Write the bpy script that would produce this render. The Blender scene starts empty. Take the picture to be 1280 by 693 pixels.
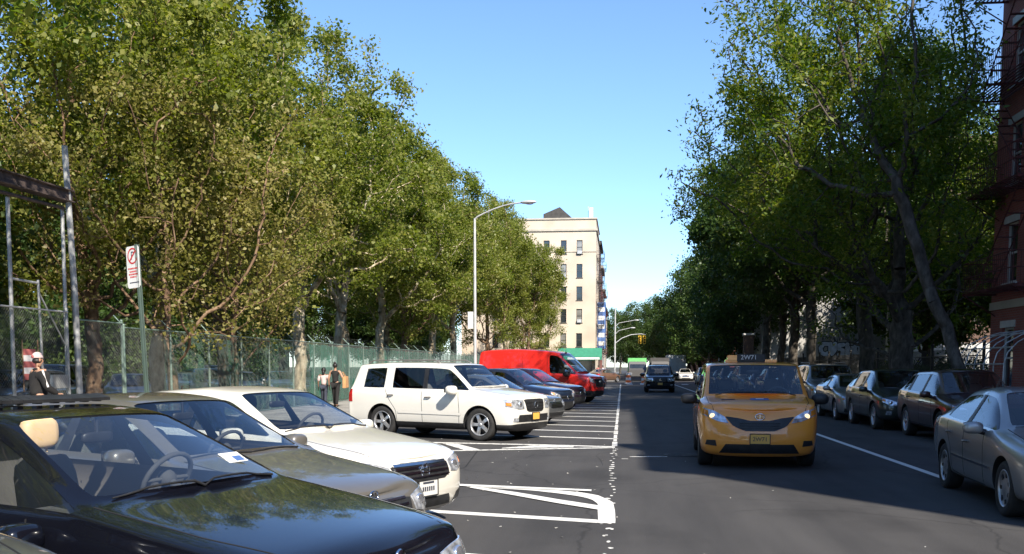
import bpy, bmesh, math, random
import numpy as np
from mathutils import Vector, Matrix, noise as mnoise
from mathutils.bvhtree import BVHTree
R = math.radians
rnd = random.Random(7)
sc = bpy.context.scene
col = sc.collection

# ------------------------------------------------------------------ materials
def newmat(name):
    m = bpy.data.materials.new(name); m.use_nodes = True
    nt = m.node_tree; nt.nodes.clear()
    out = nt.nodes.new('ShaderNodeOutputMaterial')
    return m, nt, out

def N(nt, typ, **kw):
    n = nt.nodes.new(typ)
    for k, v in kw.items():
        if k in n.inputs.keys(): n.inputs[k].default_value = v
        else: setattr(n, k, v)
    return n

def principled(nt, out, color, rough=.5, metal=0., coat=0., spec=.5):
    p = nt.nodes.new('ShaderNodeBsdfPrincipled')
    p.inputs['Base Color'].default_value = (*color, 1)
    p.inputs['Roughness'].default_value = rough
    p.inputs['Metallic'].default_value = metal
    p.inputs['Coat Weight'].default_value = coat
    p.inputs['Coat Roughness'].default_value = .03
    p.inputs['Specular IOR Level'].default_value = spec
    nt.links.new(p.outputs[0], out.inputs[0])
    return p

def noise_col(nt, p, c1, c2, scale, detail=4, lo=.35, hi=.65, coord='Object', rough=None):
    tc = nt.nodes.new('ShaderNodeTexCoord')
    n = nt.nodes.new('ShaderNodeTexNoise'); n.inputs['Scale'].default_value = scale; n.inputs['Detail'].default_value = detail
    nt.links.new(tc.outputs[coord], n.inputs['Vector'])
    r = nt.nodes.new('ShaderNodeValToRGB')
    r.color_ramp.elements[0].position = lo; r.color_ramp.elements[0].color = (*c1, 1)
    r.color_ramp.elements[1].position = hi; r.color_ramp.elements[1].color = (*c2, 1)
    nt.links.new(n.outputs['Fac'], r.inputs[0]); nt.links.new(r.outputs[0], p.inputs['Base Color'])
    return tc, n, r

def simple(name, color, rough=.5, metal=0., coat=0., spec=.5, var=.18, scale=3., bump=0., bscale=60.):
    m, nt, out = newmat(name)
    p = principled(nt, out, color, rough, metal, coat, spec)
    if var:
        c1 = tuple(c*(1-var) for c in color); c2 = tuple(min(1, c*(1+var)) for c in color)
        tc, n, r = noise_col(nt, p, c1, c2, scale)
        if bump:
            b = N(nt, 'ShaderNodeBump', Strength=bump, Distance=.02)
            n2 = N(nt, 'ShaderNodeTexNoise', Scale=bscale, Detail=3.)
            nt.links.new(tc.outputs['Object'], n2.inputs['Vector'])
            nt.links.new(n2.outputs['Fac'], b.inputs['Height']); nt.links.new(b.outputs[0], p.inputs['Normal'])
    return m

def paint(name, color, metal=0., rough=.32, dust=.10, dustcol=(.30,.27,.22), coat=1., spec=.5):
    """car paint: glossy coat, thin road film that thickens in patches"""
    m, nt, out = newmat(name)
    p = principled(nt, out, color, rough, metal, coat, spec)
    tc = nt.nodes.new('ShaderNodeTexCoord')
    n = N(nt, 'ShaderNodeTexNoise', Scale=2.2, Detail=8., Roughness=.7); nt.links.new(tc.outputs['Object'], n.inputs['Vector'])
    mr = N(nt, 'ShaderNodeMapRange'); mr.inputs['From Min'].default_value = .42; mr.inputs['From Max'].default_value = .75
    mr.inputs['To Max'].default_value = dust
    nt.links.new(n.outputs['Fac'], mr.inputs[0])
    mx = N(nt, 'ShaderNodeMix', data_type='RGBA'); mx.inputs[6].default_value = (*color, 1); mx.inputs[7].default_value = (*dustcol, 1)
    nt.links.new(mr.outputs[0], mx.inputs[0])
    # grime low on the flanks
    sp = nt.nodes.new('ShaderNodeSeparateXYZ'); nt.links.new(tc.outputs['Object'], sp.inputs[0])
    g = N(nt, 'ShaderNodeMapRange'); g.inputs['From Min'].default_value = .62; g.inputs['From Max'].default_value = .2
    g.inputs['To Max'].default_value = .22
    nt.links.new(sp.outputs['Z'], g.inputs[0])
    mx2 = N(nt, 'ShaderNodeMix', data_type='RGBA'); mx2.inputs[7].default_value = (.12, .105, .09, 1)
    nt.links.new(g.outputs[0], mx2.inputs[0]); nt.links.new(mx.outputs[2], mx2.inputs[6])
    # the inner side of a panel is dark trim
    geo = nt.nodes.new('ShaderNodeNewGeometry')
    mx3 = N(nt, 'ShaderNodeMix', data_type='RGBA'); mx3.inputs[7].default_value = (.14, .13, .12, 1)
    nt.links.new(geo.outputs['Backfacing'], mx3.inputs[0]); nt.links.new(mx2.outputs[2], mx3.inputs[6])
    nt.links.new(mx3.outputs[2], p.inputs['Base Color'])
    sub = N(nt, 'ShaderNodeMath', operation='SUBTRACT', use_clamp=True)
    sub.inputs[0].default_value = coat
    nt.links.new(geo.outputs['Backfacing'], sub.inputs[1]); nt.links.new(sub.outputs[0], p.inputs['Coat Weight'])
    return m

def glass(name, tint, ior=1.5, film=0.):
    m, nt, out = newmat(name)
    t = N(nt, 'ShaderNodeBsdfTransparent'); t.inputs[0].default_value = (*tint, 1)
    g = N(nt, 'ShaderNodeBsdfGlossy'); g.inputs['Roughness'].default_value = .01; g.inputs[0].default_value = (.95, .97, 1, 1)
    f = N(nt, 'ShaderNodeFresnel', IOR=ior)
    geo = nt.nodes.new('ShaderNodeNewGeometry')
    mr = N(nt, 'ShaderNodeMapRange'); mr.inputs['To Min'].default_value = ior; mr.inputs['To Max'].default_value = 1/ior   # same index seen from either side of the pane
    nt.links.new(geo.outputs['Backfacing'], mr.inputs[0]); nt.links.new(mr.outputs[0], f.inputs[0])
    mx = nt.nodes.new('ShaderNodeMixShader')
    nt.links.new(f.outputs[0], mx.inputs[0]); nt.links.new(t.outputs[0], mx.inputs[1]); nt.links.new(g.outputs[0], mx.inputs[2])
    if film:
        d = N(nt, 'ShaderNodeBsdfDiffuse'); d.inputs[0].default_value = (.35, .4, .46, 1)
        mx2 = N(nt, 'ShaderNodeMixShader'); mx2.inputs[0].default_value = film
        nt.links.new(mx.outputs[0], mx2.inputs[1]); nt.links.new(d.outputs[0], mx2.inputs[2]); mx = mx2
    nt.links.new(mx.outputs[0], out.inputs[0])
    return m

def leafmat(name, c1, c2, c3, trans=.35, scale=.35):
    m, nt, out = newmat(name)
    p = principled(nt, out, c1, .46, 0, 0, .38)
    geo = nt.nodes.new('ShaderNodeNewGeometry')
    tc = nt.nodes.new('ShaderNodeTexCoord')
    n = N(nt, 'ShaderNodeTexNoise', Scale=scale, Detail=3.); nt.links.new(tc.outputs['Object'], n.inputs['Vector'])
    add = N(nt, 'ShaderNodeMath', operation='ADD'); nt.links.new(n.outputs['Fac'], add.inputs[0])
    mul = N(nt, 'ShaderNodeMath', operation='MULTIPLY'); mul.inputs[1].default_value = .55
    nt.links.new(geo.outputs['Random Per Island'], mul.inputs[0]); nt.links.new(mul.outputs[0], add.inputs[1])
    r = nt.nodes.new('ShaderNodeValToRGB')
    e = r.color_ramp.elements
    e[0].position = .45; e[0].color = (*c1, 1); e[1].position = 1.02; e[1].color = (*c3, 1)
    k = e.new(.78); k.color = (*c2, 1)
    nt.links.new(add.outputs[0], r.inputs[0]); nt.links.new(r.outputs[0], p.inputs['Base Color'])
    t = N(nt, 'ShaderNodeBsdfTranslucent')
    hs = N(nt, 'ShaderNodeHueSaturation', Saturation=1.15, Value=1.25); nt.links.new(r.outputs[0], hs.inputs['Color'])
    nt.links.new(hs.outputs[0], t.inputs[0])
    mx = N(nt, 'ShaderNodeMixShader'); mx.inputs[0].default_value = trans
    nt.links.new(p.outputs[0], mx.inputs[1]); nt.links.new(t.outputs[0], mx.inputs[2]); nt.links.new(mx.outputs[0], out.inputs[0])
    return m

def emit(name, color, strength):
    m, nt, out = newmat(name)
    p = principled(nt, out, color, .3)
    p.inputs['Emission Color'].default_value = (*color, 1); p.inputs['Emission Strength'].default_value = strength
    return m

def asphalt(name, base, patch, spec=.3):
    m, nt, out = newmat(name)
    p = principled(nt, out, base, .85, 0, 0, spec)
    tc = nt.nodes.new('ShaderNodeTexCoord')
    mp = N(nt, 'ShaderNodeMapping'); mp.inputs['Scale'].default_value = (1.6, .18, 1)
    nt.links.new(tc.outputs['Object'], mp.inputs[0])
    big = N(nt, 'ShaderNodeTexNoise', Scale=.8, Detail=5., Roughness=.6); nt.links.new(mp.outputs[0], big.inputs['Vector'])
    r = nt.nodes.new('ShaderNodeValToRGB')
    r.color_ramp.elements[0].position = .3; r.color_ramp.elements[0].color = (*base, 1)
    r.color_ramp.elements[1].position = .72; r.color_ramp.elements[1].color = (*patch, 1)
    nt.links.new(big.outputs['Fac'], r.inputs[0])
    fine = N(nt, 'ShaderNodeTexNoise', Scale=90., Detail=2.); nt.links.new(tc.outputs['Object'], fine.inputs['Vector'])
    mr = N(nt, 'ShaderNodeMapRange'); mr.inputs['From Min'].default_value = .3; mr.inputs['From Max'].default_value = .7
    mr.inputs['To Min'].default_value = .72; mr.inputs['To Max'].default_value = 1.3
    nt.links.new(fine.outputs['Fac'], mr.inputs[0])
    # oily patches
    oil = N(nt, 'ShaderNodeTexNoise', Scale=.55, Detail=4.); nt.links.new(tc.outputs['Object'], oil.inputs['Vector'])
    mo = N(nt, 'ShaderNodeMapRange'); mo.inputs['From Min'].default_value = .3; mo.inputs['From Max'].default_value = .5
    mo.inputs['To Min'].default_value = .72; mo.inputs['To Max'].default_value = 1.
    nt.links.new(oil.outputs['Fac'], mo.inputs[0])
    # hairline cracks
    vo = N(nt, 'ShaderNodeTexVoronoi', feature='DISTANCE_TO_EDGE', Scale=.33)
    wn = N(nt, 'ShaderNodeTexNoise', Scale=1.3, Detail=4.); nt.links.new(tc.outputs['Object'], wn.inputs['Vector'])
    wm = N(nt, 'ShaderNodeMix', data_type='VECTOR'); wm.inputs[0].default_value = .35
    nt.links.new(tc.outputs['Object'], wm.inputs[4]); nt.links.new(wn.outputs['Color'], wm.inputs[5]); nt.links.new(wm.outputs[1], vo.inputs['Vector'])
    mc = N(nt, 'ShaderNodeMapRange'); mc.inputs['From Min'].default_value = .0; mc.inputs['From Max'].default_value = .006
    mc.inputs['To Min'].default_value = .62; mc.inputs['To Max'].default_value = 1.
    nt.links.new(vo.outputs['Distance'], mc.inputs[0])
    m1 = N(nt, 'ShaderNodeMath', operation='MULTIPLY'); m2 = N(nt, 'ShaderNodeMath', operation='MULTIPLY')
    nt.links.new(mr.outputs[0], m1.inputs[0]); nt.links.new(mo.outputs[0], m1.inputs[1])
    nt.links.new(m1.outputs[0], m2.inputs[0]); nt.links.new(mc.outputs[0], m2.inputs[1])
    vm = N(nt, 'ShaderNodeVectorMath', operation='SCALE'); nt.links.new(r.outputs[0], vm.inputs[0]); nt.links.new(m2.outputs[0], vm.inputs['Scale'])
    nt.links.new(vm.outputs[0], p.inputs['Base Color'])
    b = N(nt, 'ShaderNodeBump', Strength=.35, Distance=.01); nt.links.new(fine.outputs['Fac'], b.inputs['Height']); nt.links.new(b.outputs[0], p.inputs['Normal'])
    return m

def roadpaint(name, wear=.45):
    m, nt, out = newmat(name)
    p = principled(nt, out, (.72, .70, .64), .7)
    tc = nt.nodes.new('ShaderNodeTexCoord')
    n = N(nt, 'ShaderNodeTexNoise', Scale=7., Detail=8., Roughness=.72); nt.links.new(tc.outputs['Object'], n.inputs['Vector'])
    r = nt.nodes.new('ShaderNodeValToRGB')
    r.color_ramp.elements[0].position = wear-.08; r.color_ramp.elements[0].color = (.16, .155, .145, 1)
    r.color_ramp.elements[1].position = wear+.03; r.color_ramp.elements[1].color = (.74, .72, .66, 1)
    nt.links.new(n.outputs['Fac'], r.inputs[0]); nt.links.new(r.outputs[0], p.inputs['Base Color'])
    return m

def brick(name, c1, c2, mortar, scale=1., vert='XZ'):
    m, nt, out = newmat(name)
    p = principled(nt, out, c1, .85)
    tc = nt.nodes.new('ShaderNodeTexCoord')
    sp = nt.nodes.new('ShaderNodeSeparateXYZ'); nt.links.new(tc.outputs['Object'], sp.inputs[0])
    cb = nt.nodes.new('ShaderNodeCombineXYZ')
    add = N(nt, 'ShaderNodeMath', operation='ADD'); nt.links.new(sp.outputs['X'], add.inputs[0]); nt.links.new(sp.outputs['Y'], add.inputs[1])
    nt.links.new(add.outputs[0], cb.inputs[0]); nt.links.new(sp.outputs['Z'], cb.inputs[1])
    bt = nt.nodes.new('ShaderNodeTexBrick')
    bt.inputs['Color1'].default_value = (*c1, 1); bt.inputs['Color2'].default_value = (*c2, 1); bt.inputs['Mortar'].default_value = (*mortar, 1)
    bt.inputs['Scale'].default_value = scale; bt.inputs['Brick Width'].default_value = .21; bt.inputs['Row Height'].default_value = .075
    bt.inputs['Mortar Size'].default_value = .008
    nt.links.new(cb.outputs[0], bt.inputs['Vector'])
    n = N(nt, 'ShaderNodeTexNoise', Scale=.5, Detail=5.); nt.links.new(tc.outputs['Object'], n.inputs['Vector'])
    mr = N(nt, 'ShaderNodeMapRange'); mr.inputs['From Min'].default_value = .3; mr.inputs['From Max'].default_value = .7
    mr.inputs['To Min'].default_value = .75; mr.inputs['To Max'].default_value = 1.2
    nt.links.new(n.outputs['Fac'], mr.inputs[0])
    vm = N(nt, 'ShaderNodeVectorMath', operation='SCALE'); nt.links.new(bt.outputs['Color'], vm.inputs[0]); nt.links.new(mr.outputs[0], vm.inputs['Scale'])
    nt.links.new(vm.outputs[0], p.inputs['Base Color'])
    return m

def barkmat(name, c1, c2, c3, scale=5.):
    m, nt, out = newmat(name)
    p = principled(nt, out, c1, .9, 0, 0, .2)
    tc = nt.nodes.new('ShaderNodeTexCoord')
    mp = N(nt, 'ShaderNodeMapping'); mp.inputs['Scale'].default_value = (1, 1, .45); nt.links.new(tc.outputs['Object'], mp.inputs[0])
    n = N(nt, 'ShaderNodeTexNoise', Scale=scale, Detail=4., Roughness=.6); nt.links.new(mp.outputs[0], n.inputs['Vector'])
    r = nt.nodes.new('ShaderNodeValToRGB'); e = r.color_ramp.elements
    e[0].position = .35; e[0].color = (*c1, 1); e[1].position = .64; e[1].color = (*c3, 1); k = e.new(.5); k.color = (*c2, 1)
    nt.links.new(n.outputs['Fac'], r.inputs[0]); nt.links.new(r.outputs[0], p.inputs['Base Color'])
    b = N(nt, 'ShaderNodeBump', Strength=.5, Distance=.03); nt.links.new(n.outputs['Fac'], b.inputs['Height']); nt.links.new(b.outputs[0], p.inputs['Normal'])
    return m

def netmat(name, color, through):
    """woven privacy mesh: a fixed share of it is open"""
    m, nt, out = newmat(name)
    d = N(nt, 'ShaderNodeBsdfDiffuse'); d.inputs[0].default_value = (*color, 1)
    tl = N(nt, 'ShaderNodeBsdfTranslucent'); tl.inputs[0].default_value = (*color, 1)
    m0 = N(nt, 'ShaderNodeMixShader'); m0.inputs[0].default_value = .35
    nt.links.new(d.outputs[0], m0.inputs[1]); nt.links.new(tl.outputs[0], m0.inputs[2])
    t = N(nt, 'ShaderNodeBsdfTransparent')
    tc = nt.nodes.new('ShaderNodeTexCoord')
    mp = N(nt, 'ShaderNodeMapping'); mp.inputs['Scale'].default_value = (1, 2.2, .35); nt.links.new(tc.outputs['Object'], mp.inputs[0])
    n = N(nt, 'ShaderNodeTexNoise', Scale=.9, Detail=5.); nt.links.new(mp.outputs[0], n.inputs['Vector'])
    mr = N(nt, 'ShaderNodeMapRange'); mr.inputs['From Min'].default_value = .35; mr.inputs['From Max'].default_value = .65
    mr.inputs['To Min'].default_value = max(0, through-.16); mr.inputs['To Max'].default_value = through+.16
    nt.links.new(n.outputs['Fac'], mr.inputs[0])
    mx = N(nt, 'ShaderNodeMixShader')
    nt.links.new(mr.outputs[0], mx.inputs[0]); nt.links.new(m0.outputs[0], mx.inputs[1]); nt.links.new(t.outputs[0], mx.inputs[2])
    nt.links.new(mx.outputs[0], out.inputs[0])
    return m

M = dict(
    asphalt=asphalt('asphalt', (.045, .043, .042), (.074, .070, .067)),
    lot=asphalt('lot_asphalt', (.06, .058, .055), (.10, .095, .09)),
    concrete=simple('concrete', (.30, .28, .25), .9, var=.25, scale=1.3, bump=.3),
    kerb=simple('kerb_stone', (.27, .265, .255), .85, var=.3, scale=2.5, bump=.3),
    roadpaint=roadpaint('road_paint', .37), roadpaint_worn=roadpaint('worn_road_paint', .46),
    soil=simple('soil', (.07, .06, .035), .95, var=.5, scale=1.2, bump=.5, bscale=8.),
    grass=leafmat('grass_blades', (.05, .085, .018), (.075, .115, .025), (.13, .15, .05), .3, .6),
    glass=glass('clear_glass', (.84, .88, .88), 1.78),
    glass_dark=glass('privacy_glass', (.22, .23, .24), 1.55),
    glass_near=glass('windscreen_glass', (.88, .92, .93), 1.70, .015),
    black=simple('black_trim', (.018, .018, .019), .45, var=.3, scale=9),
    gap=simple('panel_gap', (.006, .006, .006), .9, var=0),
    rubber=simple('tyre_rubber', (.022, .021, .020), .85, var=.35, scale=8, bump=.3),
    alloy=simple('wheel_alloy', (.50, .50, .51), .32, .75, var=.2, scale=8),
    chrome=simple('chrome', (.75, .75, .76), .12, 1., var=.05),
    lamp=simple('headlamp_lens', (.55, .57, .6), .08, .55, 1., var=.5, scale=14),
    lamp_inner=simple('headlamp_bowl', (.8, .8, .82), .1, .9, var=.1),
    tail=simple('tail_lens', (.35, .012, .01), .15, 0, 1., var=.3, scale=14),
    amber=simple('amber_lens', (.65, .2, .02), .15, 0, 1., var=.2, scale=14),
    lit=emit('lit_headlamp', (1., .72, .40), .8),
    cloth_dark=simple('dark_upholstery', (.06, .058, .057), .9, var=.2),
    cloth_tan=simple('tan_leather', (.72, .50, .27), .55, var=.12),
    cloth_grey=simple('grey_upholstery', (.13, .125, .12), .9, var=.2),
    plate_ny=simple('plate_white', (.62, .60, .56), .4, var=.06),
    plate_gold=simple('plate_gold', (.74, .40, .08), .4, var=.08),
    ink=simple('dark_ink', (.03, .03, .06), .6, var=0),
    galv=simple('galvanised_steel', (.44, .44, .43), .5, .35, var=.2, scale=5),
    rust=simple('rusty_steel', (.085, .06, .05), .85, var=.4, scale=4, bump=.2),
    greenpost=simple('green_post', (.03, .055, .04), .5, var=.2),
    fencegreen=simple('green_fence_steel', (.16, .225, .185), .55, .1, var=.25, scale=4),
    net_thin=netmat('thin_green_mesh', (.045, .29, .18), .80),
    net_thick=netmat('dense_green_mesh', (.04, .25, .16), .33),
    wire=simple('fence_wire', (.16, .17, .16), .6, .3, var=.1),
    lampgrey=simple('lamp_grey', (.50, .50, .49), .5, .2, var=.12),
    brickred=brick('red_brick', (.32, .080, .058), (.25, .062, .048), (.22, .15, .13)),
    brickbrown=brick('brown_brick', (.16, .085, .06), (.13, .07, .05), (.15, .12, .1)),
    stucco=simple('tan_render', (.55, .455, .35), .9, var=.15, scale=.25),
    stucco_grey=simple('grey_render', (.42, .405, .38), .9, var=.16, scale=.3),
    whitewall=simple('white_painted_wall', (.55, .54, .52), .85, var=.14, scale=.6),
    stone=simple('trim_stone', (.42, .37, .30), .85, var=.12, scale=1.),
    pane=simple('dark_pane', (.025, .03, .035), .06, 0, 0, .9, var=.4, scale=.7),
    pane_blind=simple('pane_with_blind', (.22, .21, .19), .12, 0, 0, .9, var=.3, scale=.9),
    frame_white=simple('white_frame', (.5, .49, .46), .6, var=.1),
    frame_dark=simple('dark_frame', (.06, .055, .05), .6, var=.1),
    iron=simple('black_iron', (.02, .02, .021), .6, .2, var=.3, scale=5),
    iron_red=simple('red_iron', (.085, .018, .016), .6, .1, var=.3, scale=5),
    awning=simple('green_awning', (.03, .20, .12), .8, var=.1),
    roof=simple('roof_tar', (.06, .055, .05), .9, var=.2),
    bark_plane=barkmat('plane_bark', (.17, .13, .085), (.42, .34, .23), (.62, .54, .40), 3.),
    bark_dark=barkmat('dark_bark', (.045, .038, .03), (.08, .068, .055), (.125, .108, .09), 6.),
    bark_tan=barkmat('tan_bark', (.11, .068, .042), (.19, .12, .075), (.28, .19, .12), 6.),
    leaf_plane=leafmat('plane_leaves', (.100, .145, .018), (.185, .222, .034), (.32, .32, .09), .54),
    leaf_olive=leafmat('olive_leaves', (.115, .145, .020), (.200, .232, .038), (.36, .36, .10), .54),
    leaf_tan=leafmat('tan_leaves', (.14, .138, .028), (.235, .222, .05), (.37, .32, .12), .48),
    leaf_locust=leafmat('locust_leaves', (.060, .115, .014), (.125, .185, .022), (.25, .27, .045), .50),
    leaf_dark=leafmat('dark_leaves', (.038, .074, .017), (.060, .105, .022), (.095, .14, .034), .40),
    skin=simple('skin', (.40, .22, .14), .6, var=.06), skin_dark=simple('brown_skin', (.22, .115, .07), .6, var=.06),
    hair=simple('black_hair', (.012, .010, .009), .5, var=.2),
    cloth_black=simple('black_cloth', (.013, .012, .012), .9, var=.25, scale=6),
    cloth_pink=simple('pale_pink_cloth', (.52, .40, .38), .9, var=.1, scale=6),
    cloth_white=simple('white_cloth', (.66, .62, .60), .9, var=.1, scale=6),
    cloth_red=simple('faded_red_cloth', (.45, .12, .11), .9, var=.15, scale=6),
    denim=simple('dark_denim', (.035, .04, .06), .9, var=.25, scale=6),
    tote=simple('tan_bag', (.50, .27, .12), .8, var=.1, scale=5),
    orange=simple('orange_plastic', (.75, .16, .03), .5, var=.1), white=simple('white_plastic', (.75, .74, .72), .5, var=.08),
    red=simple('sign_red', (.55, .02, .02), .5, var=.05), signwhite=simple('sign_white', (.70, .69, .66), .45, var=.06),
    yellow=simple('signal_yellow', (.62, .40, .03), .5, var=.1), bluepaint=simple('blue_sign', (.07, .14, .34), .6, var=.3, scale=1.5),
    greentruck=simple('green_box', (.16, .50, .16), .5, var=.1), greybox=simple('grey_box', (.42, .43, .44), .6, var=.1),
    graf_fill=simple('graffiti_pale_blue', (.66, .72, .84), .7, var=.2, scale=3), graf_line=simple('graffiti_dark', (.02, .025, .05), .7, var=.2),
    litter=simple('litter_paper', (.55, .52, .46), .8, var=.3, scale=3),
)
PAINTS = dict(
    black=paint('black_car_paint', (.004, .0045, .008), .0, .2, .004, spec=.15),
    taupe=paint('taupe_car_paint', (.165, .152, .132), .4, .34, .12),
    white=paint('white_car_paint', (.72, .69, .62), .0, .35, .10, (.5, .46, .38)),
    cream=paint('warm_white_paint', (.70, .66, .57), .0, .35, .12, (.5, .45, .36)),
    silver=paint('silver_car_paint', (.34, .34, .34), .55, .34, .14),
    taxi=paint('yellow_taxi_paint', (.96, .335, .035), .0, .33, .05, (.55, .30, .10)),
    maroon=paint('maroon_car_paint', (.045, .012, .012), .2, .3, .06),
    red=paint('red_van_paint', (.66, .022, .016), .0, .33, .05, (.5, .08, .05)),
    navy=paint('navy_car_paint', (.012, .020, .048), .3, .28, .04),
    plum=paint('plum_car_paint', (.020, .010, .024), .3, .28, .04),
    grey=paint('grey_car_paint', (.10, .105, .11), .4, .34, .1),
    darkgreen=paint('dark_green_paint', (.018, .024, .020), .3, .3, .06),
    blue=paint('blue_car_paint', (.16, .30, .38), .3, .3, .06),
    brown=paint('brown_car_paint', (.16, .085, .045), .3, .35, .1),
    purple=paint('violet_red_paint', (.18, .02, .07), .3, .3, .06),
)

# ------------------------------------------------------------------ object helpers
def tag(o, label=None, cat=None, group=None, kind=None):
    if label: o['label'] = label
    if cat: o['category'] = cat
    if group: o['group'] = group
    if kind: o['kind'] = kind
    return o

def empty(name, loc=(0, 0, 0), rz=0., label=None, cat=None, group=None):
    o = bpy.data.objects.new(name, None); col.objects.link(o)
    o.location = loc; o.rotation_euler = (0, 0, rz); o.empty_display_size = .2
    return tag(o, label, cat, group)

def link_mesh(name, me, parent=None):
    o = bpy.data.objects.new(name, me); col.objects.link(o)
    if parent is not None: o.parent = parent
    return o

def children(o): return [c for c in KIDS(o)]
def KIDS(o):
    return [c for c in col.objects if c.parent == o]

def copy_tree(o, parent=None, kids=None):
    if kids is None:
        kids = {}
        for c in col.objects:
            if c.parent is not None: kids.setdefault(c.parent.name, []).append(c)
    c = o.copy(); col.objects.link(c); c.parent = parent
    for ch in kids.get(o.name, []): copy_tree(ch, c, kids)
    return c

class MB:
    """collects shapes, links them as one mesh"""
    def __init__(s): s.v = []; s.f = []; s.m = []; s.sm = []
    def add(s, vs, fs, mi=0, smooth=False):
        b = len(s.v); s.v += [tuple(v) for v in vs]
        for f in fs: s.f.append([b+i for i in f]); s.m.append(mi); s.sm.append(smooth)
    def box(s, x0, x1, y0, y1, z0, z1, mi=0):
        vs = [(x0,y0,z0),(x1,y0,z0),(x1,y1,z0),(x0,y1,z0),(x0,y0,z1),(x1,y0,z1),(x1,y1,z1),(x0,y1,z1)]
        s.add(vs, [(0,3,2,1),(4,5,6,7),(0,1,5,4),(1,2,6,5),(2,3,7,6),(3,0,4,7)], mi)
    def obox(s, c, ax, ay, az, mi=0):
        c, ax, ay, az = map(Vector, (c, ax, ay, az))
        vs = [c+sx*ax+sy*ay+sz*az for sz in (-1,1) for sx, sy in ((-1,-1),(1,-1),(1,1),(-1,1))]
        s.add(vs, [(0,3,2,1),(4,5,6,7),(0,1,5,4),(1,2,6,5),(2,3,7,6),(3,0,4,7)], mi)
    def tube(s, pts, rad, n=8, mi=0, caps=True, smooth=True):
        pts = [Vector(p) for p in pts]
        rads = rad if isinstance(rad, (list, tuple)) else [rad]*len(pts)
        rings = []; up = None
        for i, p in enumerate(pts):
            d = (pts[min(i+1, len(pts)-1)] - pts[max(i-1, 0)])
            if d.length < 1e-9: d = Vector((0,0,1))
            d.normalize()
            if up is None:
                up = Vector((0,0,1)) if abs(d.z) < .9 else Vector((1,0,0))
            a = d.cross(up)
            if a.length < 1e-6: a = d.orthogonal()
            a.normalize(); b = a.cross(d).normalized(); up = b
            rings.append([p + rads[i]*(math.cos(2*math.pi*k/n)*a + math.sin(2*math.pi*k/n)*b) for k in range(n)])
        vs = [v for r in rings for v in r]; fs = []
        for i in range(len(rings)-1):
            for k in range(n):
                fs.append((i*n+k, i*n+(k+1) % n, (i+1)*n+(k+1) % n, (i+1)*n+k))
        s.add(vs, fs, mi, smooth)
        if caps:
            s.add(rings[0], [tuple(range(n))], mi); s.add(rings[-1], [tuple(reversed(range(n)))], mi)
    def lathe(s, prof, n=24, mi=0, axis='Z', smooth=True, c=(0,0,0), closed=False):
        vs = []; fs = []
        for r, h in prof:
            for k in range(n):
                a = 2*math.pi*k/n
                x, y = r*math.cos(a), r*math.sin(a)
                vs.append((c[0]+x, c[1]+y, c[2]+h) if axis == 'Z' else (c[0]+x, c[1]+h, c[2]+y))
        L = len(prof)
        for i in range(L if closed else L-1):
            j = (i+1) % L
            for k in range(n):
                q = (i*n+k, i*n+(k+1) % n, j*n+(k+1) % n, j*n+k)
                fs.append(q if axis == 'Z' else q[::-1])
        s.add(vs, fs, mi, smooth)
    def sphere(s, c, r, mi=0, n=12, m=8, sx=1, sy=1, sz=1):
        prof = [(r*math.sin(math.pi*i/m), -r*math.cos(math.pi*i/m)) for i in range(m+1)]
        b = len(s.v); s.lathe(prof, n, mi)
        for i in range(b, len(s.v)):
            x, y, z = s.v[i]; s.v[i] = (c[0]+x*sx, c[1]+y*sy, c[2]+z*sz)
    def prism(s, poly, z0, z1, mi=0, plane='XY'):
        """polygon (counter-clockwise) pulled from z0 to z1"""
        n = len(poly)
        f = {'XY': lambda a, b, h: (a, b, h), 'XZ': lambda a, b, h: (a, h, b), 'YZ': lambda a, b, h: (h, a, b)}[plane]
        vs = [f(a, b, z0) for a, b in poly] + [f(a, b, z1) for a, b in poly]
        fs = [tuple(reversed(range(n))), tuple(range(n, 2*n))] + [(i, (i+1) % n, n+(i+1) % n, n+i) for i in range(n)]
        s.add(vs, fs, mi)
    def mesh(s, name, mats):
        me = bpy.data.meshes.new(name)
        me.from_pydata(s.v, [], s.f)
        for m in (mats if isinstance(mats, (list, tuple)) else [mats]): me.materials.append(m)
        me.polygons.foreach_set('material_index', s.m); me.polygons.foreach_set('use_smooth', s.sm)
        me.update(); return me
    def build(s, name, mats, parent=None, bevel=0.):
        me = s.mesh(name, mats)
        if bevel:
            bm = bmesh.new(); bm.from_mesh(me)
            bmesh.ops.remove_doubles(bm, verts=bm.verts, dist=1e-5)
            es = [e for e in bm.edges if len(e.link_faces) == 2 and e.calc_face_angle(0) > .6]
            bmesh.ops.bevel(bm, geom=es, offset=bevel, segments=2, affect='EDGES', clamp_overlap=True)
            bm.to_mesh(me); bm.free()
        return link_mesh(name, me, parent)

def text_mesh(txt, size, mat, name='lettering', parent=None, depth=.004, align='CENTER'):
    cu = bpy.data.curves.new(name, 'FONT'); cu.body = txt; cu.size = size; cu.align_x = align; cu.align_y = 'CENTER'; cu.extrude = depth
    o = bpy.data.objects.new(name, cu); col.objects.link(o)
    bpy.context.view_layer.update()
    me = bpy.data.meshes.new_from_object(o.evaluated_get(bpy.context.evaluated_depsgraph_get()))
    bpy.data.objects.remove(o); bpy.data.curves.remove(cu)
    me.materials.clear(); me.materials.append(mat)
    return link_mesh(name, me, parent)

CAM_H = 1.68; F = 1250.; VX, VY = 778., 458.5
SUN_E, SKY_E, EXPO = 4.9, .135, .92
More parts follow.
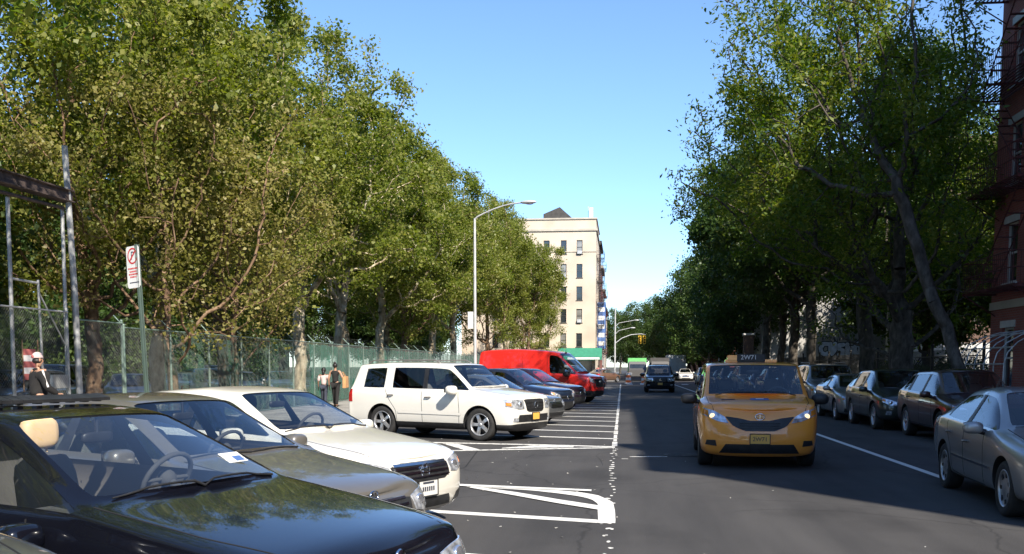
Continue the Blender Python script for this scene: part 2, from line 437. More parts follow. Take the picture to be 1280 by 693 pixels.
# ------------------------------------------------------------------ cars
NR = 12   # rows of the half section, underside centre to roof centre
def lerp(a, b, t): return a+(b-a)*t
def car_cage(P):
    w = P['W']/2; xf = P['L']/2; xr = -xf; zg = P['zg']
    xc, zc, zn = P['xc'], P['zc'], P['zn']; xrf, xrr = P['xrf'], P['xrr']; xd, zd = P['xd'], P['zd']; H = P['H']; wr = P['wr']
    zrf, zrr = P.get('zrf', H-.05), P.get('zrr', H-.05)
    bf, br = P['bf'], P['br']; zt = P.get('zt', zd-.04)
    nose_w = P.get('nose_w', .84); tail_w = P.get('tail_w', .86)
    hood_w = P.get('hood_w', .80)
    def roofz(x):
        t = min(1, max(0, (xrf-x)/max(1e-6, xrf-xrr)))
        return lerp(zrf, zrr, t) + (H-lerp(zrf, zrr, .42))*4*t*(1-t)*.98
    def belt(x):
        t = min(1, max(0, (xc-x)/max(1e-6, xc-xd))); return lerp(bf, br, t)
    def hoodz(x):
        t = min(1, max(0, (xf-x)/(xf-xc))); return lerp(zn, zc, t**.75)
    def low(x, ww, top, zlo):
        return [(x, 0, zlo), (x, .80*ww, zlo), (x, .955*ww, zlo+.07), (x, 1.0*ww, lerp(zlo, top, .52)), (x, .985*ww, top-.10)]
    def hood_rows(x, ww, hz):
        h = hood_w
        return [(x, .945*ww, hz-.055), (x, (h+.10)*ww, hz-.028), (x, (h+.045)*ww, hz-.014), (x, h*ww, hz-.004), (x, (h-.07)*ww, hz+.004), (x, .4*ww, hz+.022), (x, 0, hz+.028)]
    def cabin_rows(xb, xt, ww, zr, wro=None):
        b = belt(xb); q = wr if wro is None else wro
        r5 = (xb, .945*ww, b); r5b = (xb, .925*ww, b+.03)
        r6 = (xt, q, zr-.055)
        r6a = (lerp(xt, xb, .08), lerp(q, .925*ww, .12), lerp(zr-.055, b, .12))
        return [r5, r5b, r6a, r6, (xt, q-.052, zr-.018), (xt, q*.55, zr-.003), (xt, 0, zr)]
    S = []; kinds = []
    def put(rows, k): S.append(rows); kinds.append(k)
    # nose face
    nb = P.get('nose_z', [zg, zg, zg+.10, lerp(zg, zn, .50), zn-.13, zn-.055, zn-.03, zn-.02, zn-.012, zn-.005, zn+.0, zn+.004])
    nx = P.get('nose_x', [-.10, -.10, -.02, 0, -.03, -.09, -.12, -.13, -.135, -.135, -.13, -.12])
    ny = [0, .70, .84, .90, .88, .83, .79, .75, .70, .60, .34, 0]
    bulge = P.get('bulge', .07); nl = P.get('nose_len', .22)
    put([(xf-bulge+nx[i]+(bulge if i in (0, 11) else bulge*.6 if i == 10 else 0), ny[i]*w*nose_w, nb[i]) for i in range(NR)], 'nose')
    x1 = xf-nl
    r = low(x1, w*lerp(nose_w, 1, .62), hoodz(x1)-.03, zg) + hood_rows(x1, w*lerp(nose_w, 1, .55), hoodz(x1)); put(r, 'h')
    x2 = P['xwf']+.36
    if x1-x2 > .12:
        put(low(x2, w*.985, hoodz(x2)-.03, zg) + hood_rows(x2, w*.98, hoodz(x2)), 'h')
    x3 = P['xwf']-.05
    if x3 < xc+.15: x3 = lerp(x2, xc, .5)
    put(low(x3, w, hoodz(x3)-.02, zg) + hood_rows(x3, w, hoodz(x3)), 'h')
    # cowl
    hr = hood_rows(xc, w, zc)
    cb = bf
    put(low(xc+.06, w, cb, zg) + [(xc+.06, .945*w, lerp(zc-.055, cb, .5))] + [(p[0]-.07*(1-abs(p[1])/w)+.05, p[1], p[2]) for p in hood_rows(xc, w, zc)[1:]], 'cowl')
    # windscreen lower edge
    def wind(t, xb):
        top = cabin_rows(xb, xrf, w, zrf)
        bot = cabin_rows(xb, xc, w, zc+.035, hood_w*w)
        rows = []
        for i, (a, c) in enumerate(zip(bot, top)):
            rows.append(tuple(lerp(a[k], c[k], t) for k in range(3)))
        # bow of the glass across the car
        out = []
        for i, p in enumerate(rows):
            bow = P.get('bow', .10)*(1-(p[1]/(.8*w))**2) if i >= 3 else 0
            out.append((p[0]+max(0, bow)*(1-.35*t), p[1], p[2]))
        b = belt(xb); out[0] = (xb, .945*w, b); out[1] = (xb, .925*w, b+.03)
        if t < .3:
            out[2] = (lerp(xb, out[3][0], .45), lerp(out[1][1], out[3][1], .45), lerp(out[1][2], out[3][2], .45))
        return out
    put(low(xc-.03, w, belt(xc-.03), zg) + wind(.05, xc-.03), 'wA')
    put(low(xc-.16, w, belt(xc-.16), zg) + wind(.45, xc-.16), 'wM')
    put(low(xc-.30, w, belt(xc-.30), zg) + wind(.94, xc-.30), 'wB')
    xb0 = min(xc-.38, xrf+.02)
    put(low(xb0, w, belt(xb0), zg) + cabin_rows(xb0, xrf-.03, w, roofz(xrf-.03)+.004), 'roof')
    for (k, xb, xt) in P['pillars']:
        xb2 = min(xb, xb0-.05)
        put(low(xb2, w, belt(xb2), zg) + cabin_rows(xb2, xt, w, roofz(xt)), k)
    # rear of the roof
    xrb = P.get('xrb', lerp(xrr, xd, .55))
    taper = P.get('rear_w', .985)
    put(low(xrb, w*taper, belt(xrb), zg) + cabin_rows(xrb, xrr+.04, w*taper, roofz(xrr)), 'rr')
    def rwind(t, xb):
        ww = w*taper
        top = cabin_rows(xb, xrr-.01, ww, zrr-.004); bw = P.get('deck_w', .74)*w
        bot = cabin_rows(xb, xd, ww, zd+.03, bw)
        rows = [tuple(lerp(a[k], c[k], t) for k in range(3)) for a, c in zip(top, bot)]
        b = belt(xb); rows[0] = (xb, .945*ww, b); rows[1] = (xb, .925*ww, b+.03)
        if t > .7: rows[2] = tuple(lerp(rows[1][k], rows[3][k], .45) for k in range(3))
        out = []
        for i, p in enumerate(rows):
            bow = P.get('rbow', .09)*(1-(p[1]/(.8*w))**2) if i >= 3 else 0
            out.append((p[0]-max(0, bow)*(.4+.6*t), p[1], p[2]))
        return out
    xe = lerp(xrb, xd, .5)
    put(low(xe, w*taper, belt(xe), zg) + rwind(.07, xe), 'rA')
    xe2 = lerp(xrb, xd, .8)
    put(low(xe2, w*taper, belt(xe2), zg+.01) + rwind(.93, xe2), 'rB')
    ww = w*lerp(1, tail_w, .4)
    xq = max(xd-.05, xr+.10)
    def deck(x, ww, z):
        return [(x, .945*ww, z-.045), (x, .90*ww, z-.02), (x, .85*ww, z-.01), (x, .78*ww, z), (x, .66*ww, z+.008), (x, .36*ww, z+.02), (x, 0, z+.025)]
    put(low(xq, ww, zd-.03, zg+.03) + deck(xq, ww, zd), 'd')
    if xq-xr > .35:
        xm = xr+.13
        put(low(xm, w*lerp(1, tail_w, .75), zt-.03, zg+.07) + deck(xm, w*lerp(1, tail_w, .75), zt), 'd')
    tb = P.get('tbulge', .05); tx = P.get('tail_x', [.10, .10, .03, 0, .02, .04, .05, .055, .06, .06, .055, .05])
    tz = [zg+.07, zg+.07, zg+.18, lerp(zg, zt, .50), zt-.12, zt-.055, zt-.03, zt-.02, zt-.014, zt-.008, zt-.002, zt+.0]
    put([(xr+tb+tx[i]-(tb if i in (0, 11) else tb*.6 if i == 10 else 0), [0, .74, .88, .94, .92, .88, .84, .80, .72, .60, .34, 0][i]*w*tail_w, tz[i]) for i in range(NR)], 'tail')
    return S, kinds, bulge, tb

def build_shell(P, name):
    S, kinds, bulge, tb = car_cage(P)
    V = []; idx = {}
    def vert(i, j, s):
        x, y, z = S[i][j]
        if j in (0, NR-1): s = 1; y = 0
        k = (i, j, s)
        if k not in idx: idx[k] = len(V); V.append((x, y*s, z))
        return idx[k]
    Fc = []; Mi = []
    sidewin = P['sidewin']; pill = P.get('blackpillars', ())
    for i in range(len(S)-1):
        ka, kb = kinds[i], kinds[i+1]
        for j in range(NR-1):
            mi = 0
            if j >= 9 and (ka, kb) in (('wA', 'wM'), ('wM', 'wB')): mi = 1
            if j >= 9 and (ka, kb) == ('rA', 'rB') and not P.get('norear'): mi = 2
            if j == 6 and (ka, kb) in sidewin: mi = 3
            if j == 6 and (ka, kb) in pill: mi = 4
            if j == 6 and (ka, kb) in P.get('darkwin', ()): mi = 5
            for s in (1, -1):
                q = [vert(i, j, s), vert(i+1, j, s), vert(i+1, j+1, s), vert(i, j+1, s)]
                if s == 1: q.reverse()
                Fc.append(q); Mi.append(mi)
    for i, b, flip in ((0, bulge, False), (len(S)-1, -tb, True)):
        cen = {1: vert(i, 0, 1), NR-2: vert(i, NR-1, 1)}
        for j in range(2, NR-2):
            x, y, z = S[i][j]; cen[j] = len(V); V.append((x+b, 0, z))
        for j in range(1, NR-2):
            for s in (1, -1):
                q = [vert(i, j, s), vert(i, j+1, s), cen[j+1], cen[j]]
                if (s == 1) != flip: q.reverse()
                # left side seen from the front
                Fc.append(q[::-1]); Mi.append(0)
        # close the slivers at top and bottom rows
    me = bpy.data.meshes.new(name); me.from_pydata(V, [], [tuple(dict.fromkeys(f)) for f in Fc])
    me.polygons.foreach_set('material_index', Mi)
    bm = bmesh.new(); bm.from_mesh(me)
    bmesh.ops.holes_fill(bm, edges=[e for e in bm.edges if e.is_boundary], sides=8)
    bmesh.ops.recalc_face_normals(bm, faces=bm.faces)
    cl = bm.edges.layers.float.get('crease_edge') or bm.edges.layers.float.new('crease_edge')
    for e in bm.edges:
        ms = {f.material_index for f in e.link_faces}
        if len(ms) > 1: e[cl] = P.get('wincrease', .93)
    vl = bm.verts.layers.float.get('crease_vert') or bm.verts.layers.float.new('crease_vert')
    for v in bm.verts:
        for grp in ((3, 4, 5), (1,), (2,)):
            if sum(f.material_index in grp for f in v.link_faces) == 1 and len(v.link_faces) == 4: v[vl] = P.get('corner', .35)
    def crease_row(j, kset, val):
        for i in range(len(S)-1):
            if kinds[i] in kset:
                for s in (1, -1):
                    a, b = idx.get((i, j, s)), idx.get((i+1, j, s))
                    if a is None or b is None: continue
                    e = bm.edges.get((bm.verts[a], bm.verts[b]))
                    if e: e[cl] = max(e[cl], val)
    bm.verts.ensure_lookup_table()
    allk = set(kinds)
    crease_row(5, allk, .35); crease_row(4, allk, P.get('crease4', .25)); crease_row(8, {'wA', 'wM', 'wB', 'roof', 'B', 'b', 'C', 'c', 'Q', 'q', 'rr', 'rA', 'rB'}, .3)
    crease_row(2, allk, .3)
    if 'rear_crease' in P:
        i = kinds.index('rr')
        for j in range(5, NR-1):
            for s in (1, -1):
                a, b = idx.get((i, j, s)), idx.get((i, j+1, s))
                if a is None: a = idx.get((i, j, 1))
                if b is None: b = idx.get((i, j+1, 1))
                e = bm.edges.get((bm.verts[a], bm.verts[b]))
                if e: e[cl] = max(e[cl], P['rear_crease'])
    bm.to_mesh(me); bm.free()
    o = bpy.data.objects.new(name, me); col.objects.link(o)
    md = o.modifiers.new('s', 'SUBSURF'); md.levels = 2; md.render_levels = 2; md.boundary_smooth = 'ALL'
    for _ in range(6): me.materials.append(None)
    # wheel openings
    cut = MB(); Ra = P['R']+P.get('arch', .055); wy = P['W']/2
    for x in (P['xwf'], P['xwr']):
        for s in (1, -1):
            ya, yb = (wy-.36, wy+.3) if s == 1 else (-wy-.3, -wy+.36)
            n = 40
            ring = [(x+Ra*math.cos(2*math.pi*k/n), P['R']+Ra*math.sin(2*math.pi*k/n)) for k in range(n)]
            ring = [(a, b if b > P['R'] else min(b, P['R']-.0) if False else b) for a, b in ring]
            vs = [(a, ya, b) for a, b in ring] + [(a, yb, b) for a, b in ring]
            fs = [tuple(range(n)), tuple(reversed(range(n, 2*n)))] + [(k, n+k, n+(k+1) % n, (k+1) % n) for k in range(n)]
            cut.add(vs, fs, 4)
    cm = cut.mesh('cut', [None]*6); co = link_mesh('cut', cm)
    bmx = bmesh.new(); bmx.from_mesh(cm); bmesh.ops.recalc_face_normals(bmx, faces=bmx.faces); bmx.to_mesh(cm); bmx.free()
    bo = o.modifiers.new('b', 'BOOLEAN'); bo.object = co; bo.operation = 'DIFFERENCE'; bo.solver = 'EXACT'
    bpy.context.view_layer.update()
    dg = bpy.context.evaluated_depsgraph_get()
    out = bpy.data.meshes.new_from_object(o.evaluated_get(dg))
    bpy.data.objects.remove(o); bpy.data.objects.remove(co)
    return out

def patch(bvh, lo, hi, n, m, axis, off=.008, skirt=.03, mb=None, mi=0):
    """a panel that lies on the car's skin between two lines given in the plane the axis looks along"""
    def resample(pl, n):
        pl = [Vector(p) for p in pl]; d = [0]
        for a, b in zip(pl, pl[1:]): d.append(d[-1]+(b-a).length)
        out = []
        for k in range(n+1):
            t = d[-1]*k/n; i = 0
            while i < len(pl)-2 and d[i+1] < t: i += 1
            out.append(pl[i].lerp(pl[i+1], (t-d[i])/max(1e-9, d[i+1]-d[i])))
        return out
    L, U = resample(lo, n), resample(hi, n)
    mk = {'front': (lambda a, b: (Vector((8, a, b)), Vector((-1, 0, 0)))), 'rear': (lambda a, b: (Vector((-8, a, b)), Vector((1, 0, 0)))),
          'left': (lambda a, b: (Vector((a, 8, b)), Vector((0, -1, 0)))), 'right': (lambda a, b: (Vector((a, -8, b)), Vector((0, 1, 0)))),
          'top': (lambda a, b: (Vector((a, b, 8)), Vector((0, 0, -1))))}[axis]
    g = []; dirv = None
    for j in range(m+1):
        for i in range(n+1):
            p = L[i].lerp(U[i], j/m); o, d = mk(p.x, p.y); dirv = d
            h = bvh.ray_cast(o, d, 20)
            if h[0] is None:
                q = bvh.find_nearest(o+d*6); g.append(q[0]-d*off)
            else:
                nn = h[1] if h[1].dot(d) < 0 else -h[1]
                g.append(h[0]+nn*off*.6-d*off*.4)
    mb = mb or MB()
    W = n+1
    fs = []
    for j in range(m):
        for i in range(n): fs.append((j*W+i, j*W+i+1, (j+1)*W+i+1, (j+1)*W+i))
    nrm = (g[1]-g[0]).cross(g[W]-g[0])
    if nrm.dot(dirv) > 0: fs = [f[::-1] for f in fs]
    mb.add(g, fs, mi, True)
    per = [i for i in range(n+1)] + [j*W+n for j in range(1, m+1)] + [m*W+i for i in range(n-1, -1, -1)] + [j*W for j in range(m-1, 0, -1)]
    back = [g[k]+dirv*skirt for k in per]
    k = len(per)
    mb.add([g[q] for q in per]+back, [(a, (a+1) % k, k+(a+1) % k, k+a) for a in range(k)], mi)
    return mb

def tyre_mb(Rr, wd):
    mb = MB(); h = wd/2; ri = Rr*.66
    prof = [(ri, -h*.86), (Rr*.80, -h*1.0), (Rr*.93, -h*.97), (Rr*.985, -h*.80), (Rr, -h*.6), (Rr, h*.6), (Rr*.985, h*.80), (Rr*.93, h*.97), (Rr*.80, h), (ri, h*.86)]
    mb.lathe(prof, 32, 0, 'Y'); mb.lathe([(ri, -h*.86), (ri, h*.86)], 32, 0, 'Y')
    return mb
def rim_mb(Rr, wd, spokes, style):
    """rim facing +Y"""
    mb = MB(); h = wd/2; ri = Rr*.67
    mb.lathe([(ri*.90, h*.55), (ri*1.0, h*.80), (ri*1.02, h*.90), (ri*.97, h*.93), (ri*.93, h*.78), (ri*.90, h*.55)], 32, 0, 'Y')
    mb.lathe([(.001, -h*.2), (ri*.95, -h*.25)], 24, 1, 'Y')
    if style == 'cap':
        mb.lathe([(.001, h*.80), (ri*.35, h*.82), (ri*.62, h*.70), (ri*.93, h*.72)], 32, 0, 'Y')
        for k in range(spokes):
            a = 2*math.pi*k/spokes
            mb.obox((ri*.72*math.cos(a), h*.75, ri*.72*math.sin(a)), Vector((math.cos(a), 0, math.sin(a)))*ri*.12, Vector((0, h*.06, 0)), Vector((-math.sin(a), 0, math.cos(a)))*ri*.10, 1)
    else:
        for k in range(spokes):
            a = 2*math.pi*k/spokes; d = Vector((math.cos(a), 0, math.sin(a))); t = Vector((-math.sin(a), 0, math.cos(a)))
            sw = ri*(.15 if spokes <= 6 else .085)
            vs = []
            for rr, wf, y in ((ri*.12, 1.0, h*.72), (ri*.55, .80, h*.80), (ri*.95, 1.15, h*.70)):
                for s in (-1, 1): vs += [d*rr+t*sw*wf*s+Vector((0, y, 0)), d*rr+t*sw*wf*s*1.15+Vector((0, y-h*.35, 0))]
            mb.add(vs, [(0, 2, 6, 4)[::-1], (4, 6, 10, 8)[::-1], (0, 4, 5, 1), (4, 8, 9, 5), (2, 3, 7, 6), (6, 7, 11, 10)], 0)
        mb.lathe([(.001, h*.86), (ri*.14, h*.84), (ri*.2, h*.70), (ri*.22, h*.45)], 20, 0, 'Y')
    return mb

def seat_mb(mb, x, y, z, mi=0, hm=0):
    def pad(c, sx, sy, sz, tilt=0, m=0):
        c = Vector(c); ct, st = math.cos(tilt), math.sin(tilt)
        n = 10; prof = []
        b = len(mb.v); mb.sphere((0, 0, 0), 1, m, 14, 10)
        for i in range(b, len(mb.v)):
            p = [math.copysign(abs(v)**.55, v) for v in mb.v[i]]
            px, py, pz = p[0]*sx, p[1]*sy, p[2]*sz
            mb.v[i] = (c.x+px*ct+pz*st*-1, c.y+py, c.z+pz*ct+px*st)
        for k in range(len(mb.sm)): pass
    pad((x, y, z+.06), .26, .24, .09, 0, mi)
    pad((x-.27, y, z+.40), .075, .23, .33, .18, mi)
    return pad

def make_car(kind, P, pname, label, cat, detail=2, group=None):
    root = empty(kind, (0, 0, 0), 0, label, cat, group)
    shell = build_shell(P, kind+'_shell')
    bm = bmesh.new(); bm.from_mesh(shell)
    bvh = BVHTree.FromBMesh(bm)
    trim_z = P.get('trim_z', 0)
    if 'sunroof' in P:
        x0, x1, hw = P['sunroof']
        bmesh.ops.delete(bm, geom=[f for f in bm.faces if x0 < f.calc_center_median().x < x1 and abs(f.calc_center_median().y) < hw and f.calc_center_median().z > P['H']-.12], context='FACES_ONLY')
    pm = PAINTS[pname]
    w = P['W']/2; xf = P['L']/2
    if trim_z:
        for f in bm.faces:
            if f.material_index == 0 and f.calc_center_median().z < trim_z: f.material_index = 4
    zr = P.get('rocker_z', 0)
    if zr:
        for f in bm.faces:
            c = f.calc_center_median()
            if f.material_index == 0 and c.z < zr and abs(c.x) < P['xwf']-.2: f.material_index = 4
    # split the glass off
    def split(mi, nm, mat, islands=False):
        fs = [f for f in bm.faces if f.material_index == mi]
        if not fs: return
        groups = [fs]
        if islands:
            groups = []; seen = set(); S = set(fs)
            for f in fs:
                if f in seen: continue
                st = [f]; seen.add(f); g = []
                while st:
                    q = st.pop(); g.append(q)
                    for e in q.edges:
                        for nb in e.link_faces:
                            if nb in S and nb not in seen: seen.add(nb); st.append(nb)
                groups.append(g)
        for g in groups:
            vid = {}; vs = []; ff = []
            for f in g:
                q = []
                for v in f.verts:
                    if v.index not in vid: vid[v.index] = len(vs); vs.append(v.co-v.normal*.006)
                    q.append(vid[v.index])
                ff.append(q)
            mb = MB(); mb.add(vs, ff, 0, True); mb.build(nm, mat, root)
        bmesh.ops.delete(bm, geom=fs, context='FACES_ONLY')
    bm.verts.index_update(); bm.normal_update()
    gl = P.get('glassmat', M['glass'])
    split(1, 'windshield', gl); split(2, 'rear_window', P.get('reartint', gl)); split(3, 'side_window', P.get('sidetint', gl), True); split(5, 'rear_side_window', M['glass_dark'], True)
    for f in bm.faces: f.smooth = True
    me = bpy.data.meshes.new('body')
    bm.to_mesh(me); bm.free()
    for m in (pm, gl, gl, gl, M['black'], M['gap'], M['chrome']): me.materials.append(m)
    # panel gaps, mouldings become part of the body
    ex = MB()
    def seam(pts, axis, wd=.005, mi=5, off=.002, n=14):
        a = [Vector(p) for p in pts]
        lo = []; hi = []
        for i, p in enumerate(a):
            d = (a[min(i+1, len(a)-1)]-a[max(i-1, 0)]).normalized(); nn = Vector((-d.y, d.x))*wd
            lo.append(p-nn); hi.append(p+nn)
        patch(bvh, lo, hi, n, 1, axis, off, .004, ex, mi)
    if detail >= 1:
        for ax in ('left', 'right'):
            for xs in P.get('seams', ()): seam([(x, z) for x, z in xs], ax)
            for (x0, z0, x1, z1, wd, mi) in P.get('moulding', ()): seam([(x0, z0), (x1, z1)], ax, wd, mi, .012, 20)
        xc, zc = P['xc'], P['zc']; hw = P.get('hood_w', .8)*w*.97
        if P.get('hoodgap', True):
            for s in (1, -1): seam([(xc+.02, s*hw), (lerp(xc, xf, .5), s*hw*.98), (xf-.26, s*hw*.86)], 'top', .004)
    if ex.v:
        b = bmesh.new(); b.from_mesh(me)
        t = ex.mesh('t', [None]); b.from_mesh(t); b.to_mesh(me); b.free(); bpy.data.meshes.remove(t)
    sm = [True]*len(me.polygons); me.polygons.foreach_set('use_smooth', sm)
    bo = link_mesh('body', me, root)
    es = bo.modifiers.new('edge', 'EDGE_SPLIT'); es.split_angle = R(50)
    # front and rear fittings
    for spec in P.get('fit', ()):
        nm, mat, axis, lo, hi = spec[:5]
        opt = spec[5] if len(spec) > 5 else {}
        for s in ((1, -1) if opt.get('mirror', True) else (1,)):
            ax = axis
            f = (lambda p: (p[0]*s, p[1])) if axis in ('front', 'rear') else (lambda p: p)
            if axis == 'side': ax = 'left' if s == 1 else 'right'
            if axis == 'top': f = lambda p: (p[0], p[1]*s)
            mb = patch(bvh, [f(p) for p in lo], [f(p) for p in hi], opt.get('n', 12), opt.get('m', 6), ax, opt.get('off', .008))
            o = mb.build(nm, M.get(mat) or PAINTS[mat], root)
            if opt.get('lit'):
                yy, zz, rr = opt['lit']
                h = bvh.ray_cast(Vector((8, yy*s, zz)), Vector((-1, 0, 0)))
                if h[0]:
                    b = MB(); b.sphere((h[0].x-.005, yy*s, zz), rr, 0, 14, 10, .5); q = b.build('bulb', M['lit'] if opt.get('on') else M['lamp_inner'], o)
            if opt.get('amber'):
                l2, h2 = opt['amber']
                patch(bvh, [f(p) for p in l2], [f(p) for p in h2], 6, 4, ax, .012).build('turn_signal', M['amber'], o)
            if opt.get('bars'):
                bb = MB()
                for (z, th) in opt['bars']:
                    y0 = min(p[0] for p in lo); y1 = max(p[0] for p in lo)
                    fr = opt.get('barw', .96)
                    patch(bvh, [(y0*fr, z-th), (y1*fr, z-th)], [(y0*fr, z+th), (y1*fr, z+th)], 14, 1, ax, .022, .02, bb)
                bb.build('grille_bar', M[opt.get('barmat', 'chrome')], o)
            if opt.get('badge'):
                yz, rr, mt = opt['badge']
                h = bvh.ray_cast(Vector((8, 0, yz)), Vector((-1, 0, 0)))
                b = MB(); kindb = opt.get('badge_kind', 'ring')
                X = h[0].x+.022
                if kindb == 'ring':
                    b.lathe([(rr*1.25, 0), (rr*1.25, .012), (rr, .014), (rr, 0)], 20, 0, 'Y')
                    b.v = [(X+y, x, yz+z*.72) for x, y, z in b.v]; b.f = [f_[::-1] for f_ in b.f]
                    b.box(X, X+.012, -rr*.9, rr*.9, yz-.004, yz+.004); b.box(X, X+.011, -.006, .006, yz-rr*.6, yz+rr*.6)
                elif kindb == 'H':
                    for y0, z0, y1, z1 in ((-rr*.55, -rr*.7, -rr*.42, rr*.7), (rr*.42, -rr*.7, rr*.55, rr*.7)):
                        b.obox((X, (y0+y1)/2*1.0, yz), (.006, 0, 0), (0, rr*.10, 0), (0, (0.12 if y0 < 0 else -.12)*rr, rr*.72))
                    b.box(X-.006, X+.006, -rr*.42, rr*.42, yz-rr*.1, yz+rr*.1)
                    for k in range(20):
                        a0, a1 = 2*math.pi*k/20, 2*math.pi*(k+1)/20
                        b.tube([(X, rr*.92*math.cos(a0), yz+rr*1.0*math.sin(a0)), (X, rr*.92*math.cos(a1), yz+rr*1.0*math.sin(a1))], rr*.07, 5)
                elif kindb == 'disc':
                    b.lathe([(.0, .014), (rr, .014), (rr*1.1, 0)], 24, 0, 'Y')
                    b.v = [(X+y, x, yz+z) for x, y, z in b.v]
                b.build('badge', M[mt], o)
    # mirrors
    mx, mz = P.get('mirror', (P['xc']-.36, P['bf']-.01))
    for s in (1, -1):
        mb = MB(); mb.sphere((0, 0, 0), 1, 0, 16, 10)
        k = P.get('mirror_s', .9)
        yb = w*.95+.15*k
        mb.v = [(mx+math.copysign(abs(x)**.75, x)*.075*k+(.03 if x > 0 else 0), s*(yb+math.copysign(abs(y)**.7, y)*.125*k), mz+.05+math.copysign(abs(z)**.7, z)*.082*k) for x, y, z in mb.v]
        mb.tube([(mx+.02, s*(w*.90), mz-.015), (mx+.02, s*(yb-.04), mz+.02)], [.04, .035], 8, 1)
        if s == -1: mb.f = [f[::-1] for f in mb.f]
        o = mb.build('mirror', [pm if P.get('mirror_paint', True) else M['black'], M['black']], root)
        g = MB(); g.box(mx-.083*k, mx-.078*k, s*yb-.10*k, s*yb+.10*k, mz-.005, mz+.11); g.build('mirror_glass', M['chrome'], o)
    # door handles
    if detail >= 1:
        for (x, z) in P.get('handles', ()):
            for s in (1, -1):
                h = bvh.ray_cast(Vector((x, 8*s, z)), Vector((0, -s, 0)))
                if h[0] is None: continue
                y = h[0].y; mb = MB()
                mb.tube([(x-.085, y+s*.004, z), (x-.06, y+s*.034, z), (x+.06, y+s*.034, z+.004), (x+.085, y+s*.004, z+.004)], [.012, .015, .015, .012], 8)
                mb.build('door_handle', [pm if P.get('handle_paint', True) else M['chrome']], root)
    # wheels
    wd = P.get('tw', .22); tmb = tyre_mb(P['R'], wd).mesh('wheel', M['rubber'])
    rmb = rim_mb(P['R'], wd, P.get('spokes', 5), P.get('rim', 'spoke')).mesh('rim', [M['alloy'], M['black']])
    for x in (P['xwf'], P['xwr']):
        for s in (1, -1):
            o = link_mesh('wheel', tmb, root); o.location = (x, s*(w-.035-wd/2), P['R'])
            if s == -1: o.rotation_euler = (0, 0, math.pi)
            r = link_mesh('rim', rmb, o)
    # cabin
    H = P['H']; sm_ = P.get('seatmat', M['cloth_dark']); xs = P.get('xseat', P['xrf']-.45); zs = P.get('zseat', P['zg']+.20)
    mb = MB(); mb.box(P['xd']+.25, P['xc']-.05, -w*.80, w*.80, P['zg']+.06, P['zg']+.14)
    dx = P['xc']
    dash = [(dx-.10, P['zc']-.015), (dx-.42, P['zc']-.03), (dx-.55, P['zc']-.10), (dx-.55, P['zc']-.30), (dx-.30, P['zg']+.2), (dx+.1, P['zg']+.2), (dx+.1, P['zc']-.12)]
    mb.prism(dash, -w*.82, w*.82, 0, 'XZ')
    if P.get('parcel', True):
        mb.box(P['xd']+.05, P['xd']+.5, -w*.7, w*.7, P['zd']-.06, P['zd']-.03)
        mb.obox((P['xd']+.62, 0, P['zd']-.22), (.06, 0, .02), (0, w*.68, 0), (-.05, 0, .30))
        mb.obox((P['xd']+.95, 0, zs+.05), (.26, 0, .03), (0, w*.68, 0), (0, 0, .08))
    mb.obox((P['xrf']-.75, 0, zs-.02), (.5, 0, 0), (0, .10, 0), (0, 0, .10))
    mb.build('dashboard', M['cloth_dark'], root)
    for s in (1, -1):
        b = MB(); pad = seat_mb(b, xs, s*w*P.get('seat_y', .42), zs, 0)
        for i in range(len(b.sm)): b.sm[i] = True
        so = b.build('seat', sm_, root)
        b = MB(); b.sphere((0, 0, 0), 1, 0, 14, 10); tl = .18
        b.v = [(xs-.345+math.copysign(abs(x)**.6, x)*.055, s*w*P.get('seat_y', .42)+math.copysign(abs(y)**.6, y)*.14, zs+.85+math.copysign(abs(z)**.6, z)*.105) for x, y, z in b.v]
        b.tube([(xs-.34, s*w*P.get('seat_y', .42)-.05, zs+.66), (xs-.345, s*w*P.get('seat_y', .42)-.05, zs+.80)], .008, 6); b.tube([(xs-.34, s*w*P.get('seat_y', .42)+.05, zs+.66), (xs-.345, s*w*P.get('seat_y', .42)+.05, zs+.80)], .008, 6)
        b.build('headrest', P.get('headmat', sm_), so)
    b = MB(); c = Vector((dx-.62, w*.42, P['zc']+.0)); ax = Vector((-.86, 0, .5)).normalized(); u = Vector((0, 1, 0)); v = ax.cross(u)
    ringp = [c+.185*(math.cos(2*math.pi*k/24)*u+math.sin(2*math.pi*k/24)*v) for k in range(25)]
    b.tube(ringp, .016, 8, 0, False); b.tube([c+u*.18, c-u*.18], .014, 6); b.tube([c, c+v*.18*(-1 if v.z > 0 else 1)], .014, 6); b.sphere(c, .06, 0, 10, 8)
    b.tube([c, c-ax*.25], .03, 8)
    b.build('steering_wheel', M['cloth_dark'], root)
    if detail >= 2:
        b = MB(); b.sphere((0, 0, 0), 1, 0, 16, 10); b.v = [(P['xrf']+.10+.022*x+.2*.03*z, math.copysign(abs(y)**.45, y)*.115, H-.20+math.copysign(abs(z)**.5, z)*.034) for x, y, z in b.v]; b.tube([(P['xrf']+.10, 0, H-.19), (P['xrf']+.10, 0, H-.08)], .012, 6)
        b.build('rear_view_mirror', M['black'], root)
        b = MB()
        for s, y0, y1 in ((1, .62, -.02), (-1, -.02, -.64)):
            x0 = P['xc']
            pts = []
            for k in range(9):
                y = lerp(y0, y1, k/8)*w/.93; xx = x0+.06-.10*(abs(y)/w)**2 - (.02*math.sin(math.pi*k/8))
                h = bvh.ray_cast(Vector((xx, y, 8)), Vector((0, 0, -1)))
                pts.append((xx, y, (h[0].z if h[0] else P['zc'])+.010))
            b.tube(pts, [.009, .009]+[.007]*5+[.006, .005], 6)
        b.build('wiper', M['black'], root)
    root['bvh'] = 0
    del root['bvh']
    return root, bvh

